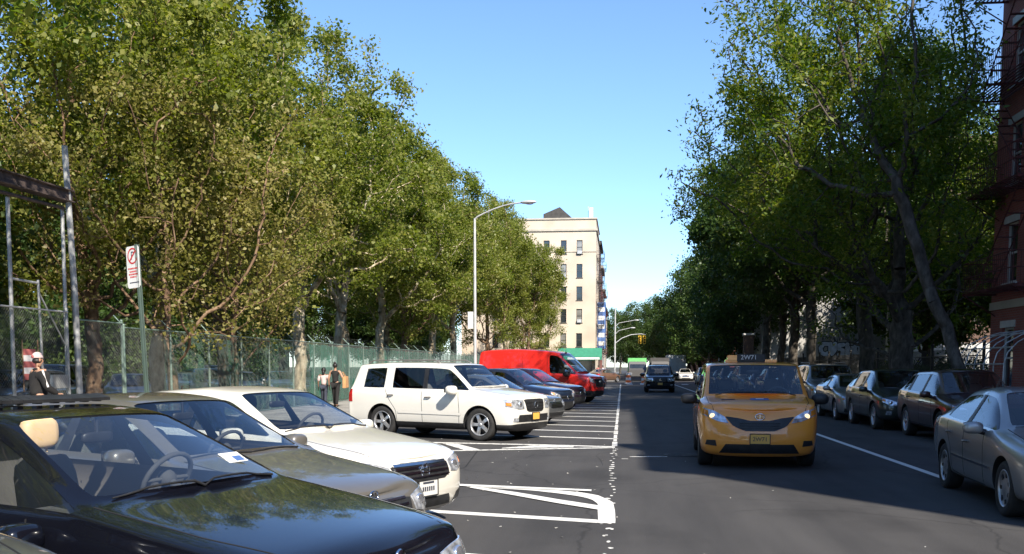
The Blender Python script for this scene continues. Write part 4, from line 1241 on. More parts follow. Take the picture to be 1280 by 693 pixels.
def fire_escape(parent, x, side, y0, y1, floors, mat, proj=1.0, ladder=True):
    """balconies on a wall of constant x, joined by steep stairs; side = direction it stands out"""
    for i, z in enumerate(floors):
        m = MB(); xo = x+side*proj
        for k in range(9):
            xx = x+side*(.05+(proj-.1)*k/8); m.box(xx-.02, xx+.02, y0, y1, z-.03, z)
        for y in (y0, (y0+y1)/2, y1): m.box(min(x, xo), max(x, xo), y-.025, y+.025, z-.09, z-.03)
        for y in (y0, y1): m.tube([(x, y, z-.75), (xo-.0*side, y, z-.06)], .022, 4)
        for zz in (z+.45, z+.92):
            m.tube([(x, y0, zz), (xo, y0, zz), (xo, y1, zz), (x, y1, zz)], .018, 4)
        n = int((y1-y0)/.16)
        for k in range(n+1):
            y = y0+(y1-y0)*k/n; m.tube([(xo, y, z), (xo, y, z+.92)], .009, 4)
        for k in range(5):
            for y in (y0, y1): m.tube([(x+side*proj*k/5, y, z), (x+side*proj*k/5, y, z+.92)], .009, 4)
        if i+1 < len(floors):
            zt = floors[i+1]; ya, yb = (y0+.35, y1-.35) if i % 2 else (y1-.35, y0+.35)
            for e in (.25, .75): m.tube([(x+side*proj*e, ya, z), (x+side*proj*e, yb, zt)], .022, 4)
            for k in range(1, 10):
                t = k/10; y = lerp(ya, yb, t); zz = lerp(z, zt, t)
                m.box(min(x+side*proj*.25, x+side*proj*.75), max(x+side*proj*.25, x+side*proj*.75), y-.07, y+.07, zz-.012, zz+.012)
        m.build('fire_escape', mat, parent)
# ================================================================== SETTING
def struct(name, mb, mats, bevel=0.):
    o = mb.build(name, mats, None, bevel); o['kind'] = 'structure'; return o
def sheet(mb, x0, x1, y0, y1, z): mb.add([(x0, y0, z), (x1, y0, z), (x1, y1, z), (x0, y1, z)], [(0, 1, 2, 3)])
XL, XR = -6.7, 8.75     # kerbs
mb = MB(); sheet(mb, -1500, 1500, -600, 3000, -.03); struct('ground', mb, M['soil'])
mb = MB(); sheet(mb, XL, XR, -60, 99, 0); sheet(mb, -90, 90, 99, 117, 0); sheet(mb, -.9, XR, 117, 420, 0); struct('road', mb, M['asphalt'])
mb = MB(); sheet(mb, -60, -12.62, -20, 98.7, .012); struct('parking_lot', mb, M['lot'])
# pavements with kerb stones and a dropped crossing at the gate
def pavement(name, x0, x1, y0, y1, kerb_at, z=.13):
    m = MB(); k = .16
    if kerb_at == 'R': m.box(x0, x1-k, y0, y1, -.2, z, 0); edge = (x1-k, x1)
    else: m.box(x0+k, x1, y0, y1, -.2, z, 0); edge = (x0, x0+k)
    y = y0
    while y < y1-.01:
        y2 = min(y+1.9, y1); m.box(edge[0], edge[1], y+.004, y2-.004, -.2, z+.006, 1); y = y2
    # expansion joints
    n = int((y1-y0)/1.5)
    for i in range(1, n):
        yy = y0+(y1-y0)*i/n; m.box(x0+.2, x1-.2, yy-.006, yy+.006, z, z+.002, 2)
    return struct(name, m, [M['concrete'], M['kerb'], M['gap']])
pavement('pavement', -12.6, XL, -20, 13.9, 'R'); pavement('pavement', -12.6, XL, 20.6, 98.6, 'R')
mb = MB(); mb.add([(-12.6, 13.9, .13), (XL, 13.9, .02), (XL, 20.6, .02), (-12.6, 20.6, .13), (-12.6, 13.9, -.2), (XL, 13.9, -.2), (XL, 20.6, -.2), (-12.6, 20.6, -.2)], [(0, 1, 2, 3), (1, 5, 6, 2), (0, 4, 5, 1), (3, 2, 6, 7)])
struct('driveway', mb, M['concrete'])
pavement('pavement', XR, 12.0, -30, 98.6, 'L'); pavement('pavement', XR, 12.0, 117.4, 300, 'L'); pavement('pavement', -3.6, -.9, 117.4, 300, 'R')
mb = MB(); sheet(mb, 12.0, 45, 34.6, 98, .05); struct('vacant_lot_ground', mb, M['soil'])

# painted lines
def strip(m, pts, w, z=.004):
    pts = [Vector((*p, 0)) for p in pts]
    L = []; Rr = []
    for i, p in enumerate(pts):
        d = (pts[min(i+1, len(pts)-1)]-pts[max(0, i-1)]).normalized(); n = Vector((-d.y, d.x, 0))*w/2
        L.append(p+n); Rr.append(p-n)
    vs = [(v.x, v.y, z) for v in L+Rr]; k = len(pts)
    m.add(vs, [(i, k+i, k+i+1, i+1) for i in range(k-1)])
def band(m, lo, hi, z=.004, n=24):
    def rs(pl):
        pl = [Vector(p) for p in pl]; d = [0]
        for a, b in zip(pl, pl[1:]): d.append(d[-1]+(b-a).length)
        o = []
        for k in range(n+1):
            t = d[-1]*k/n; i = 0
            while i < len(pl)-2 and d[i+1] < t: i += 1
            o.append(pl[i].lerp(pl[i+1], (t-d[i])/max(1e-9, d[i+1]-d[i])))
        return o
    a, b = rs(lo), rs(hi)
    m.add([(p.x, p.y, z) for p in a+b], [(i, i+1, n+2+i, n+1+i) for i in range(n)])
mb = MB()
ys = [23.4, 25.85, 28.3, 30.85, 33.3, 35.8, 38.3, 40.8, 43.3, 45.8, 48.3, 50.8, 53.3, 55.8, 58.3, 60.8, 63.3, 65.8, 68.3, 70.8, 73.3, 75.8, 78.3, 80.8, 83.3, 85.8, 88.3]
for y in ys: strip(mb, [(-.10, y-.02), (-3, y+.86), (-6.0, y+1.8)], .20)
for y in (.9, 3.4, 5.9, 8.4): strip(mb, [(-.25, y-.02), (-3, y+.80), (-6.0, y+1.65)], .18)
struct('stall_lines', mb, M['roadpaint'])
mb = MB()
band(mb, [(-6.0, 12.36), (-2.3, 11.30), (-.25, 10.70)], [(-6.0, 12.58), (-2.3, 11.51), (-.25, 10.93)])
band(mb, [(-.25, 10.93), (-.27, 11.6), (-.28, 12.17), (-.37, 12.59), (-.53, 12.87), (-.81, 13.13), (-1.18, 13.4), (-1.51, 13.53), (-2.15, 13.72)],
     [(-.06, 10.93), (-.07, 11.6), (-.10, 12.37), (-.19, 12.66), (-.30, 13.0), (-.55, 13.30), (-.83, 13.46), (-1.2, 13.60), (-1.53, 13.70), (-2.15, 13.86)], .008)
sheet(mb, -.25, -.06, 10.68, 10.93, .008)
band(mb, [(-2.09, 13.62), (-1.43, 12.90), (-.81, 12.20), (-.27, 11.66)], [(-2.09, 13.78), (-1.41, 13.20), (-.77, 12.50), (-.275, 12.02)], .012)
band(mb, [(-6, 14.72), (-2.42, 13.80), (-.40, 13.36)], [(-6, 14.94), (-2.42, 14.02), (-.40, 13.54)], .016)
struct('no_parking_hatching', mb, M['roadpaint'])
mb = MB()
band(mb, [(-6, 22.05), (-3.92, 21.62), (-1.67, 21.24), (-.14, 20.92)], [(-6, 22.3), (-3.92, 21.86), (-1.67, 21.50), (-.14, 21.15)])
band(mb, [(-6, 18.9), (-3.2, 19.66), (-1.6, 20.24), (-.14, 20.72)], [(-6, 19.1), (-3.2, 19.88), (-1.6, 20.46), (-.14, 20.92)])
band(mb, [(-3.9, 21.50), (-3.15, 19.86)], [(-3.55, 21.42), (-2.85, 19.98)], .008, 4)
band(mb, [(-2.45, 20.3), (-1.7, 20.6), (-1.0, 20.75)], [(-2.45, 20.45), (-1.8, 21.25), (-1.0, 21.0)], .008, 8)
struct('narrow_hatching', mb, M['roadpaint_worn'])
mb = MB(); rr = random.Random(3); y = 4.5
while y < 21:
    l = rr.uniform(.07, .18); w = rr.uniform(.035, .08); x = -.13+rr.uniform(-.03, .03)
    for q in range(rr.randint(1, 3)):
        a = x+rr.uniform(-.05, .05); b = y+rr.uniform(0, l*.5)
        n = 7; pts = [(a+w*rr.uniform(.35, .6)*math.cos(2*math.pi*k/n), b+l*rr.uniform(.35, .6)*math.sin(2*math.pi*k/n), .004+.0015*q) for k in range(n)]
        mb.add(pts, [tuple(range(n))])
    y += rr.uniform(.30, .44)
while y < 96:
    l = rr.uniform(.5, 2.4); strip(mb, [(-.15, y), (-.15, y+l)], rr.uniform(.07, .12)); y += l+rr.uniform(.05, .5)
struct('lane_edge_line', mb, M['roadpaint_worn'])
mb = MB(); strip(mb, [(4.84, 15.6), (4.83, 40), (4.82, 97)], .13); strip(mb, [(4.86, -20), (4.85, 12)], .13); struct('lane_line', mb, M['roadpaint'])
mb = MB()
for i in range(6): sheet(mb, .4+i*1.3, 1.0+i*1.3, 94.6, 97.6, .004)
strip(mb, [(.15, 18.75), (.85, 18.85)], .10); strip(mb, [(.0, 18.3), (.12, 18.3)], .06)
struct('worn_markings', mb, M['roadpaint_worn'])
mb = MB(); strip(mb, [(-3.05, 13.2), (-2.6, 16.5), (-2.9, 20.2)], .025, .003)
rq = random.Random(2)
for k in range(7):
    x, y, a = rq.uniform(-4.5, 4.5), rq.uniform(4, 45), rq.uniform(0, 3.1); pts = [(x, y)]
    for q in range(7): a += rq.uniform(-.6, .6); x += .45*math.cos(a); y += .6*math.sin(a); pts.append((x, y))
    strip(mb, pts, rq.uniform(.005, .011), .003)
struct('tar_seams', mb, M['gap'])
for x, y, lb in ((1.15, 19.2, 'round iron manhole cover in the lane left of the taxi'),):
    root = empty('manhole_cover', (x, y, .002), 0, lb, 'manhole cover'); m = MB()
    m.lathe([(.36, 0), (.36, .008), (.31, .008), (.31, .003)], 28, 0); m.build('ring', M['iron'], root); m = MB(); m.lathe([(.305, 0), (.305, .006), (.001, .006)], 28, 0)
    for a in range(-4, 5): l = math.sqrt(.28**2-(a*.06)**2); m.box(-l, l, a*.06-.012, a*.06+.012, .006, .010)
    m.build('lid', simple('worn_iron', (.05, .046, .043), .6, .4, var=.4, scale=9), root)
# litter
g = np.random.default_rng(5); n = 130
xy = np.stack([-.6-4.4*g.uniform(0, 1, n)+g.uniform(0, 1, n)**5*4.5, g.uniform(5, 30, n)], 1); s = g.uniform(.008, .028, n); a = g.uniform(0, 6.28, n)
V = []
for k in range(4):
    an = a+k*np.pi/2+g.uniform(-.3, .3, n); V.append(np.stack([xy[:, 0]+s*np.cos(an), xy[:, 1]+s*np.sin(an), np.full(n, .006)+g.uniform(0, .012, n)], 1))
me = quads('litter', np.stack(V, 1).reshape(-1, 3), np.arange(4*n).reshape(-1, 4), M['litter'])
tag(link_mesh('litter', me), 'scraps of pale litter scattered over the asphalt', 'litter', kind='stuff')
# grass along the foot of the fence
n = 26000; yy = g.uniform(8, 97, n); xx = -12.9-np.abs(g.normal(0, .45, n))
cl = .5+.5*np.sin(yy*1.7)*np.sin(yy*.61+1); h = g.uniform(.12, .5, n)*(.5+1.2*np.clip(cl, 0, 1))
an = g.uniform(0, 6.28, n); w = g.uniform(.015, .04, n); dx, dy = np.cos(an)*w, np.sin(an)*w; lx, ly = g.normal(0, .12, n), g.normal(0, .12, n)
p0 = np.stack([xx-dx, yy-dy, np.zeros(n)], 1); p1 = np.stack([xx+dx, yy+dy, np.zeros(n)], 1); p2 = np.stack([xx+lx+dx*.3, yy+ly+dy*.3, h], 1); p3 = np.stack([xx+lx-dx*.3, yy+ly-dy*.3, h], 1)
me = quads('grass', np.stack([p0, p1, p2, p3], 1).reshape(-1, 3), np.arange(4*n).reshape(-1, 4), M['grass'])
tag(link_mesh('grass', me), 'tall weeds and grass along the foot of the fence', 'grass', kind='stuff')

# ================================================================== FENCES, POLES, SIGNS
FX = -12.5
def fence(name, label, y0, y1, step, hgt, post_m, net=None, gate=None, arms=True):
    root = empty(name, (FX, y0, 0), 0, label, 'fence')
    L = y1-y0; n = max(1, round(L/step))
    m = MB(); sp = .085
    c = -hgt
    k = int((L+hgt)/sp)
    for i in range(k):
        for sgn in (1, -1):
            ys = -hgt+i*sp; a0 = max(0, -ys); a1 = min(hgt, L-ys)
            if a1-a0 < .05: continue
            ya, yb = ys+a0, ys+a1; za, zb = .16+a0, .16+a1
            if sgn < 0: za, zb = .16+hgt-a0, .16+hgt-a1
            t = .0022; x = .004*sgn
            d = Vector((0, yb-ya, zb-za)).normalized(); nn = Vector((0, -d.z, d.y))*t
            A = Vector((x, ya, za)); B = Vector((x, yb, zb)); ox = Vector((t, 0, 0))
            m.add([A-nn, A+nn, A+ox*1.6, B-nn, B+nn, B+ox*1.6], [(0, 1, 4, 3), (1, 2, 5, 4), (2, 0, 3, 5)])
    m.build('chain_link_mesh', M['wire'], root)
    for z in (.16, .16+hgt): r = MB(); r.tube([(0, 0, z), (0, L, z)], .021, 6); r.build('rail', post_m, root)
    for i in range(n+1):
        y = L*i/n; p = MB(); p.tube([(-.03, y, 0), (-.03, y, hgt+.22)], .034, 8); p.sphere((-.03, y, hgt+.22), .042, 0, 8, 6)
        if arms: p.tube([(-.03, y, hgt+.2), (-.28, y-.02, hgt+.47)], .018, 5)
        p.build('post', post_m, root)
    if arms:
        b = MB()
        for q in (.35, .68, 1.): b.tube([(-.03-.25*q, 0, hgt+.2+.27*q), (-.03-.25*q, L, hgt+.2+.27*q)], .004, 3)
        b.build('barbed_wire', M['wire'], root)
    if net:
        for nm, mat, ya, yb, zt in net:
            p = MB(); ny = max(2, int((yb-ya)*2)); nz = 6; vs = []
            q = random.Random(int(ya*10))
            for j in range(nz+1):
                for i in range(ny+1):
                    y = ya+(yb-ya)*i/ny; vs.append((-.02+.03*math.sin(y*2.4)*math.sin(j*1.1)+q.uniform(-.008, .008), y, .22+zt*j/nz+(q.uniform(-.05, .03) if j == nz else 0)))
            p.add(vs, [(j*(ny+1)+i, j*(ny+1)+i+1, (j+1)*(ny+1)+i+1, (j+1)*(ny+1)+i) for j in range(nz) for i in range(ny)], 0, True)
            p.build(nm, mat, root)
    return root
fence('chain_link_fence', 'bare chain link fence beside the pipe gate frame', 8.0, 21.6, 2.7, 2.75, M['galv'], arms=False)
fence('green_fence', 'long green chain link fence hung with torn green privacy mesh', 24.2, 97.5, 2.6, 2.5, M['fencegreen'],
      net=[('privacy_mesh', M['net_thin'], 2.2, 15.0, 2.3), ('privacy_mesh', M['net_thick'], 15.05, 73.2, 2.35)])
fence('gate_leaf', 'narrow chain link gate leaf beside the tall steel post', 22.0, 24.1, 2.1, 2.6, M['fencegreen'], arms=False)
# pipe gate frame
root = empty('pipe_gateway', (FX, 21.9, 0), 0, 'tall rusty pipe frame over the lot entrance', 'gateway')
m = MB(); m.tube([(0, .1, 0), (.02, 0, 3.2), (.05, -.25, 6.6)], [.075, .07, .065], 12); m.build('tall_post', M['galv'], root)
m = MB(); m.obox((0, -4.6, 5.48), (.09, 0, 0), (0, 4.55, .03), (0, -.001, .11)); m.obox((0, -4.6, 5.60), (.15, 0, 0), (0, 4.55, .03), (0, 0, .012)); m.obox((0, -4.6, 5.36), (.15, 0, 0), (0, 4.55, .03), (0, 0, .012)); m.build('beam', M['rust'], root)
m = MB(); m.tube([(.0, -.3, 5.22), (0, -9.1, 5.12)], .04, 8); m.build('rail', M['rust'], root)
for y, zt, zb in ((-2.25, 5.15, .1), (-.22, 5.2, .1), (-6.2, 5.15, .1)):
    m = MB(); m.tube([(-.12, y, zb), (-.08, y, zt)], .042, 8); m.build('pipe_post', M['galv'], root)
m = MB(); m.tube([(-.1, -2.2, 3.5), (-.1, -1.25, 3.48)], .028, 6); m.tube([(-.1, -1.25, 3.55), (-.1, -1.2, 1.2)], .028, 6); m.tube([(-.1, -1.25, 3.3), (-.1, -.3, 2.2)], .02, 6); m.build('brace', M['galv'], root)
m = MB(); m.box(-.14, -.02, -.95, -.35, 1.2, 1.5); m.build('meter_box', M['galv'], root)
# banner on the bare fence
root = empty('fence_banner', (FX+.06, 19.75, 1.25), 0, 'small faded red and white striped banner tied to the fence', 'banner')
m = MB(); 
for i in range(5): m.box(0, .012, 0, .42, .15+i*.13, .15+i*.13+.129, i % 2)
m.build('cloth', [M['cloth_red'], M['cloth_white']], root); m = MB(); m.tube([(0, -.03, -.1), (0, -.03, 1.0)], .014, 6); m.tube([(0, .53, -.1), (0, .53, 1.0)], .014, 6); m.build('batten', M['bark_tan'], root)

# no parking sign on its channel post
root = empty('parking_sign', (-7.05, 14.35, .13), 0, 'green channel post carrying a white no parking sign', 'street sign')
m = MB(); pt = [(-.035, .022), (-.035, .012), (-.018, .010), (-.014, -.020), (.014, -.020), (.018, .010), (.035, .012), (.035, .022), (.010, .022), (.006, -.008), (-.006, -.008), (-.010, .022)]
ca, sa = math.cos(R(22)), math.sin(R(22))
n = len(pt); vs = []
for z, dx, dy in ((0, 0, 0), (3.36, -.14, .02)): vs += [(a*ca-b*sa+dx, a*sa+b*ca+dy, z) for a, b in pt]
m.add(vs, [(i, (i+1) % n, n+(i+1) % n, n+i) for i in range(n)] + [tuple(range(n, 2*n))]); m.build('channel_post', M['greenpost'], root)
plate = MB(); w2, h2 = .155, .31; cs = .03
poly = [(-w2+cs, -h2), (w2-cs, -h2), (w2, -h2+cs), (w2, h2-cs), (w2-cs, h2), (-w2+cs, h2), (-w2, h2-cs), (-w2, -h2+cs)]
plate.prism(poly, -.003, .003, 0, 'XZ'); po = plate.build('sign_plate', M['signwhite'], root)
po.location = (-.225, .06, 3.03); po.rotation_euler = (0, R(-2.4), R(-29))
ink = MB(); 
def ringxz(m, cx, cz, r0, r1, y, n=28):
    vs = [(cx+r*math.cos(2*math.pi*k/n), y, cz+r*math.sin(2*math.pi*k/n)) for r in (r0, r1) for k in range(n)]
    m.add(vs, [(k, (k+1) % n, n+(k+1) % n, n+k) for k in range(n)])
ringxz(ink, 0, .165, .098, .120, -.0055)
ink.obox((0, -.0058, .165), (.075, 0, .075), (0, .0004, 0), (.009, 0, -.009))
for z, wd in ((-.02, .12), (-.065, .09), (-.105, .11), (-.145, .08)):
    x = -wd
    q = random.Random(int(z*1000))
    while x < wd: 
        l = q.uniform(.012, .03); ink.box(x, min(x+l, wd), -.0056, -.0048, z-.011, z+.011); x += l+.008
o = ink.build('red_marks', M['red'], po)
tm = text_mesh('P', .17, M['ink'], 'letter', po, .0005); tm.rotation_euler = (R(90), 0, 0); tm.location = (0, -.0048, .165)
b = MB(); b.box(-.10, .10, -.0056, -.0048, -.235, -.222); b.add([(.10, -.0056, -.255), (.135, -.0056, -.228), (.10, -.0056, -.20)], [(0, 1, 2)]); b.build('arrow', M['ink'], po)

# lamp posts
def davit(name, x, y, h, arm, az, label, r=.085, z=0.13, group=None, sign=True):
    root = empty(name, (x, y, z), az, label, 'street lamp', group)
    m = MB(); m.lathe([(r*2.2, 0), (r*2.2, .06), (r*1.6, .10), (r*1.5, .55), (r*1.1, .62)], 12); m.build('base', M['lampgrey'], root)
    m = MB(); m.tube([(0, 0, .5), (0, 0, h-.6), (0, 0, h-.25)], [r, r*.68, r*.62], 12)
    m.build('pole', M['lampgrey'], root)
    m = MB(); pts = [(0, 0, h-.3)]+[(arm*t, 0, h-.25+.62*math.sin(t*math.pi*.5)**.9) for t in (.06, .2, .4, .6, .8, 1.)]
    m.tube(pts, [r*.55]*2+[r*.42]*5, 8); m.tube([(0, 0, h-1.0), (arm*.32, 0, h+.02)], r*.3, 6) if sign is None else None
    m.build('arm', M['lampgrey'], root)
    e = pts[-1]; m = MB(); m.sphere((e[0]+.3, 0, e[2]+.0), 1, 0, 14, 8, .40, .15, .085); m.build('lamp_head', M['lampgrey'], root)
    m = MB(); m.sphere((e[0]+.36, 0, e[2]-.05), 1, 0, 12, 6, .20, .10, .07); m.build('lens', M['white'], root)
    return root
L = davit('street_lamp', -6.98, 47.4, 8.75, 2.35, R(-12), 'tall grey davit street lamp beside the red cargo van')
m = MB(); m.box(-.36, -.06, -.012, 0, 3.35, 4.15); m.build('notice_plate', M['signwhite'], L)

# ================================================================== BUILDINGS
# brick tenement on the right, its far end in view
root = empty('brick_tenement', (12.0, -1.7, 0), 0, 'dark red brick tenement with fire escapes beside the leaning tree', 'building')
LB, HB = 36.3, 17.0
wins = []; cols = []
nb = 12; bay = LB/nb
for i in range(nb): c = (i+.5)*bay; cols.append((c-.5, c+.5))
zs = [(1.0, 2.9)]+[(4.3+3.05*k, 6.15+3.05*k) for k in range(4)]
m = MB(); facade_boxes(m, 'X', 0, .4, 0, LB, -.3, HB, [(a, b, cols) for a, b in zs]); m.box(.4, 13, 0, .35, -.3, HB); m.box(.4, 13, LB-.35, LB, -.3, HB); m.box(12.6, 13, .35, LB-.35, -.3, HB)
m.build('wall', M['brickred'], root)
m = MB(); m.box(.4, 12.6, .35, LB-.35, HB-.5, HB-.2); m.build('roof', M['roof'], root)
m = MB(); m.box(-.35, .3, -.1, LB+.1, HB, HB+.35); m.box(-.18, .2, 0, LB, HB-.3, HB-.002)
for i in range(36): m.box(-.28, -.18, .3+i, .5+i, HB-.3, HB-.01)
m.box(-.06, 0, 0, LB, 3.5, 3.75); m.build('cornice', M['stone'], root)
m = MB(); m.box(.15, 1.6, 2.9, 4.2, HB+.36, HB+1.35); m.tube([(.15, 3.55, HB+1.3), (1.6, 3.55, HB+1.3)], .62, 16); m.build('added_roof_bulkhead', M['brickbrown'], root)  # bulkhead added out of view, shaped to cast a rounded shadow lobe on the road
m = MB(); m.box(3.5, 6.5, 12, 15, HB-.2, HB+2.2); m.build('stair_house', M['brickbrown'], root)
for a, b in zs:
    for ua, ub in cols: window(root, 'X', 0, 1, ua, ub, a, b, M['frame_white'] if (ua*7+a) % 3 > 1 else M['frame_dark'], True)
for y0 in (LB-4.6, LB-16.7, LB-28.8): fire_escape(root, 0, -1, y0, y0+4.2, [4.05+3.05*k for k in range(4)], M['iron_red'], 1.05)
# white rib frame of an awning at the entrance
root = empty('awning_frame', (11.95, 30.2, -.4), 0, 'bare white curved awning ribs at the brick tenement entrance', 'awning frame')
m = MB()
for k in range(6):
    y = -1.9+k*.76
    m.tube([(0, y, 3.15)]+[(-1.75*math.sin(t*math.pi/2), y, 2.15+1.0*math.cos(t*math.pi/2)) for t in (.2, .4, .6, .8, 1.)]+[(-1.75, y, 1.9)], .017, 6)
for t in (.0, .35, .7, 1.): m.tube([(-1.75*math.sin(t*math.pi/2), -1.9, 2.15+1.0*math.cos(t*math.pi/2)), (-1.75*math.sin(t*math.pi/2), 1.9, 2.15+1.0*math.cos(t*math.pi/2))], .02, 6)
m.build('rib', M['galv'], root)
m = MB()
for y in (-1.9, 1.9): m.tube([(-1.75, y, 0.53), (-1.75, y, 1.95)], .022, 6)
m.build('support', M['galv'], root)
# grey rendered building closing the vacant lot, graffiti on its side
root = empty('grey_building', (10.75, 80, 0), 0, 'tall grey rendered building closing the vacant lot behind the trees', 'building')
m = MB(); wn = [(8.6, 10.2, [(1.2, 2.1)]), (12.0, 13.6, [(1.2, 2.1)])]
facade_boxes(m, 'Y', 0, .35, 0, 9.6, -.3, 15.5, wn); m.box(0, .35, .35, 18, -.3, 15.5); m.box(9.25, 9.6, .35, 18, -.3, 15.5); m.build('wall', M['stucco_grey'], root)
m = MB(); m.box(.35, 9.25, .35, 17.6, 15, 15.3); m.build('roof', M['roof'], root)
m = MB(); m.box(-.15, 9.75, -.15, .35, 15.5, 15.8); m.build('parapet', M['stone'], root)
for a, b, cs_ in wn:
    for ua, ub in cs_: window(root, 'Y', 0, 1, ua, ub, a, b, M['frame_dark'])
m = MB(); m.tube([(.55, -.12, .1), (.55, -.12, 15)], .07, 8); m.build('drain_pipe', M['iron'], root)
# graffiti: fat pale blue bubble letters with dark outlines and a dark tag above
def bubble(m, m2, cx, cz, pts, r):
    for mm, rr_, y in ((m2, r+.075, -.006), (m, r, -.012)):
        for a, b in zip(pts, pts[1:]):
            A = Vector((cx+a[0], 0, cz+a[1])); B = Vector((cx+b[0], 0, cz+b[1])); d = (B-A)
            n = 5
            for k in range(n+1):
                c = A+d*k/n; q = 14
                mm.add([(c.x+rr_*math.cos(2*math.pi*t/q), y-.00005*len(mm.f) % .003, c.z+rr_*math.sin(2*math.pi*t/q)) for t in range(q)], [tuple(range(q))])
gf, gl_ = MB(), MB()
glyphs = [[(.35, .40), (.05, .42), (-.15, .1), (-.1, -.25), (.2, -.42), (.38, -.3)], [(-.05, .38), (-.05, -.1), (.1, -.4), (.3, -.1), (.3, .38), (.22, -.1)], [(.3, .38), (0, .35), (0, .05), (.28, -.05), (.26, -.38), (-.02, -.4)], [(-.02, .38), (-.02, -.4), (.3, -.38), (.32, .1), (0, .1)], [(.15, .38), (-.08, .1), (0, -.35), (.28, -.35), (.36, .1), (.15, .38)]]
for i, gph in enumerate(glyphs): bubble(gf, gl_, 4.65+i*.62, 3.02+.05*math.sin(i*2), gph, .155)
rr = random.Random(9)
for i in range(16):
    x = 4.6+i*.19; z = 3.85+.12*math.sin(i*.9)
    gl_.tube([(x, -.014, z-.15), (x+rr.uniform(-.1, .22), -.014, z+rr.uniform(.1, .38)), (x+rr.uniform(.05, .3), -.014, z-.1)], .028, 4)
gf.build('graffiti_fill', M['graf_fill'], root); gl_.build('graffiti_outline', M['graf_line'], root)
# brown brick building with a white painted base, right of it
root = empty('brown_brick_building', (20.6, 76, 0), 0, 'brown brick building with a white painted graffiti base behind the vacant lot', 'building')
m = MB(); wn = [(5+3.2*k, 6.8+3.2*k, [(1.5+3*i, 2.5+3*i) for i in range(6)]) for k in range(4)]
facade_boxes(m, 'Y', 0, .35, 0, 20, 3.4, 18, wn); m.box(0, .35, .35, 20, -.3, 18); m.box(19.65, 20, .35, 20, -.3, 18); m.build('wall', M['brickbrown'], root)
m = MB(); m.box(0, 20, -.06, .3, -.3, 3.395); m.build('painted_base', M['whitewall'], root)
m = MB(); m.box(.35, 19.65, .35, 19.6, 17.4, 17.7); m.build('roof', M['roof'], root)
for a, b, cs_ in wn:
    for ua, ub in cs_: window(root, 'Y', 0, 1, ua, ub, a, b, M['frame_dark'], True)
m = MB(); rr = random.Random(4)
for k in range(7):
    cx = 1.0+k*1.15; cz = 2.1+rr.uniform(-.2, .25)
    m.tube([(cx+.42*math.cos(t*.9+k), -.072, cz+.45*math.sin(t*1.25+k*.7)) for t in range(8)], .055, 5)
m.build('graffiti_scrawl', M['graf_line'], root)
# flag pole, sign board, gate pillars and iron fence round the vacant lot
root = empty('flag_pole', (15.1, 60, 0), 0, 'slim white flag pole standing in the vacant lot', 'pole')
m = MB(); m.tube([(0, 0, 0), (.05, 0, 5.5)], [.07, .045], 10); m.build('pole', M['white'], root); m = MB(); m.sphere((.05, 0, 5.55), .08, 0, 10, 8); m.build('finial', M['white'], root)
root = empty('notice_board', (13.6, 36.6, 0), R(-8), 'white notice board on two posts near the leaning tree', 'notice board')
m = MB(); m.box(-.28, .28, -.02, .02, 2.0, 2.95); m.build('board', M['signwhite'], root); m = MB(); m.tube([(-.2, .03, 0), (-.2, .03, 2.9)], .03, 6); m.tube([(.2, .03, 0), (.2, .03, 2.9)], .03, 6); m.build('post', M['iron'], root)
def pillar(x, y, w, h, mat, label):
    root = empty('gate_pillar', (x, y, 0), 0, label, 'pillar')
    m = MB(); m.box(-w/2, w/2, -w/2, w/2, .05, h); m.build('shaft', mat, root, .01); m = MB(); m.box(-w/2-.08, w/2+.08, -w/2-.08, w/2+.08, h, h+.16); m.build('cap', M['whitewall'], root, .02)
pillar(9.75, 80.0, .75, 4.1, M['brickbrown'], 'brick gate pillar with a white cap rising behind the taxi'); pillar(9.45, 95.5, 1.0, 4.6, M['whitewall'], 'white gate pillar beyond the brick one behind the taxi')
root = empty('iron_fence', (11.9, 34.8, 0), 0, 'black iron railing along the pavement of the vacant lot', 'fence')
m = MB(); Lf = 44.6
for z in (.45, 1.25, 2.05):
    m = MB(); m.box(-.018, .018, 0, Lf, z-.02, z+.02); m.build('rail', M['iron'], root)
m = MB(); k = int(Lf/.14)
for i in range(k): m.box(-.010, .010, i*.14-.010, i*.14+.010, .2, 2.3)
m.build('picket', M['iron'], root)
for i in range(17):
    m = MB(); y = Lf*i/16; m.box(-.04, .04, y-.04, y+.04, 0, 2.45); m.sphere((0, y, 2.5), .065, 0, 8, 6); m.build('post', M['iron'], root)

# tan corner building across the junction
root = empty('tan_building', (-3.6, 134, 0), 0, 'six storey tan rendered corner building with a green awning', 'building')
m = MB(); cols = [(-2.55, -1.78), (-4.65, -3.88), (-6.9, -6.13), (-9.2, -8.43), (-11.5, -10.73), (-13.8, -13.03)]
zr_ = [(4.3, 6.1), (7.5, 9.3), (10.45, 12.25), (13.4, 15.2), (16.5, 18.3)]
facade_boxes(m, 'Y', 0, .4, -18, 0, 3.2, 21.0, [(a, b, cols) for a, b in zr_])
scol = [(1.6+2.5*i, 2.5+2.5*i) for i in range(6)]
facade_boxes(m, 'X', 0, -.4, .4, 16, 3.2, 21.0, [(a, b, scol) for a, b in zr_]); m.box(-18, -.4, 15.6, 16, 0, 21); m.box(-18, -17.6, .4, 15.6, 0, 21)
m.build('wall', M['stucco'], root)
m = MB(); m.box(-18.1, .18, -.18, .4, 19.5, 19.75); m.box(-.4, .18, .4, 16.1, 19.5, 19.75); m.box(-18.05, .08, -.08, .35, 16.75, 16.86); m.box(-18.1, .14, -.14, .4, 21.0, 21.2); m.box(-.4, .14, .4, 16.1, 21.0, 21.2); m.build('cornice', M['stone'], root)
m = MB(); m.box(-17.6, -.4, .4, 15.6, 20.2, 20.4); m.build('roof', M['roof'], root)
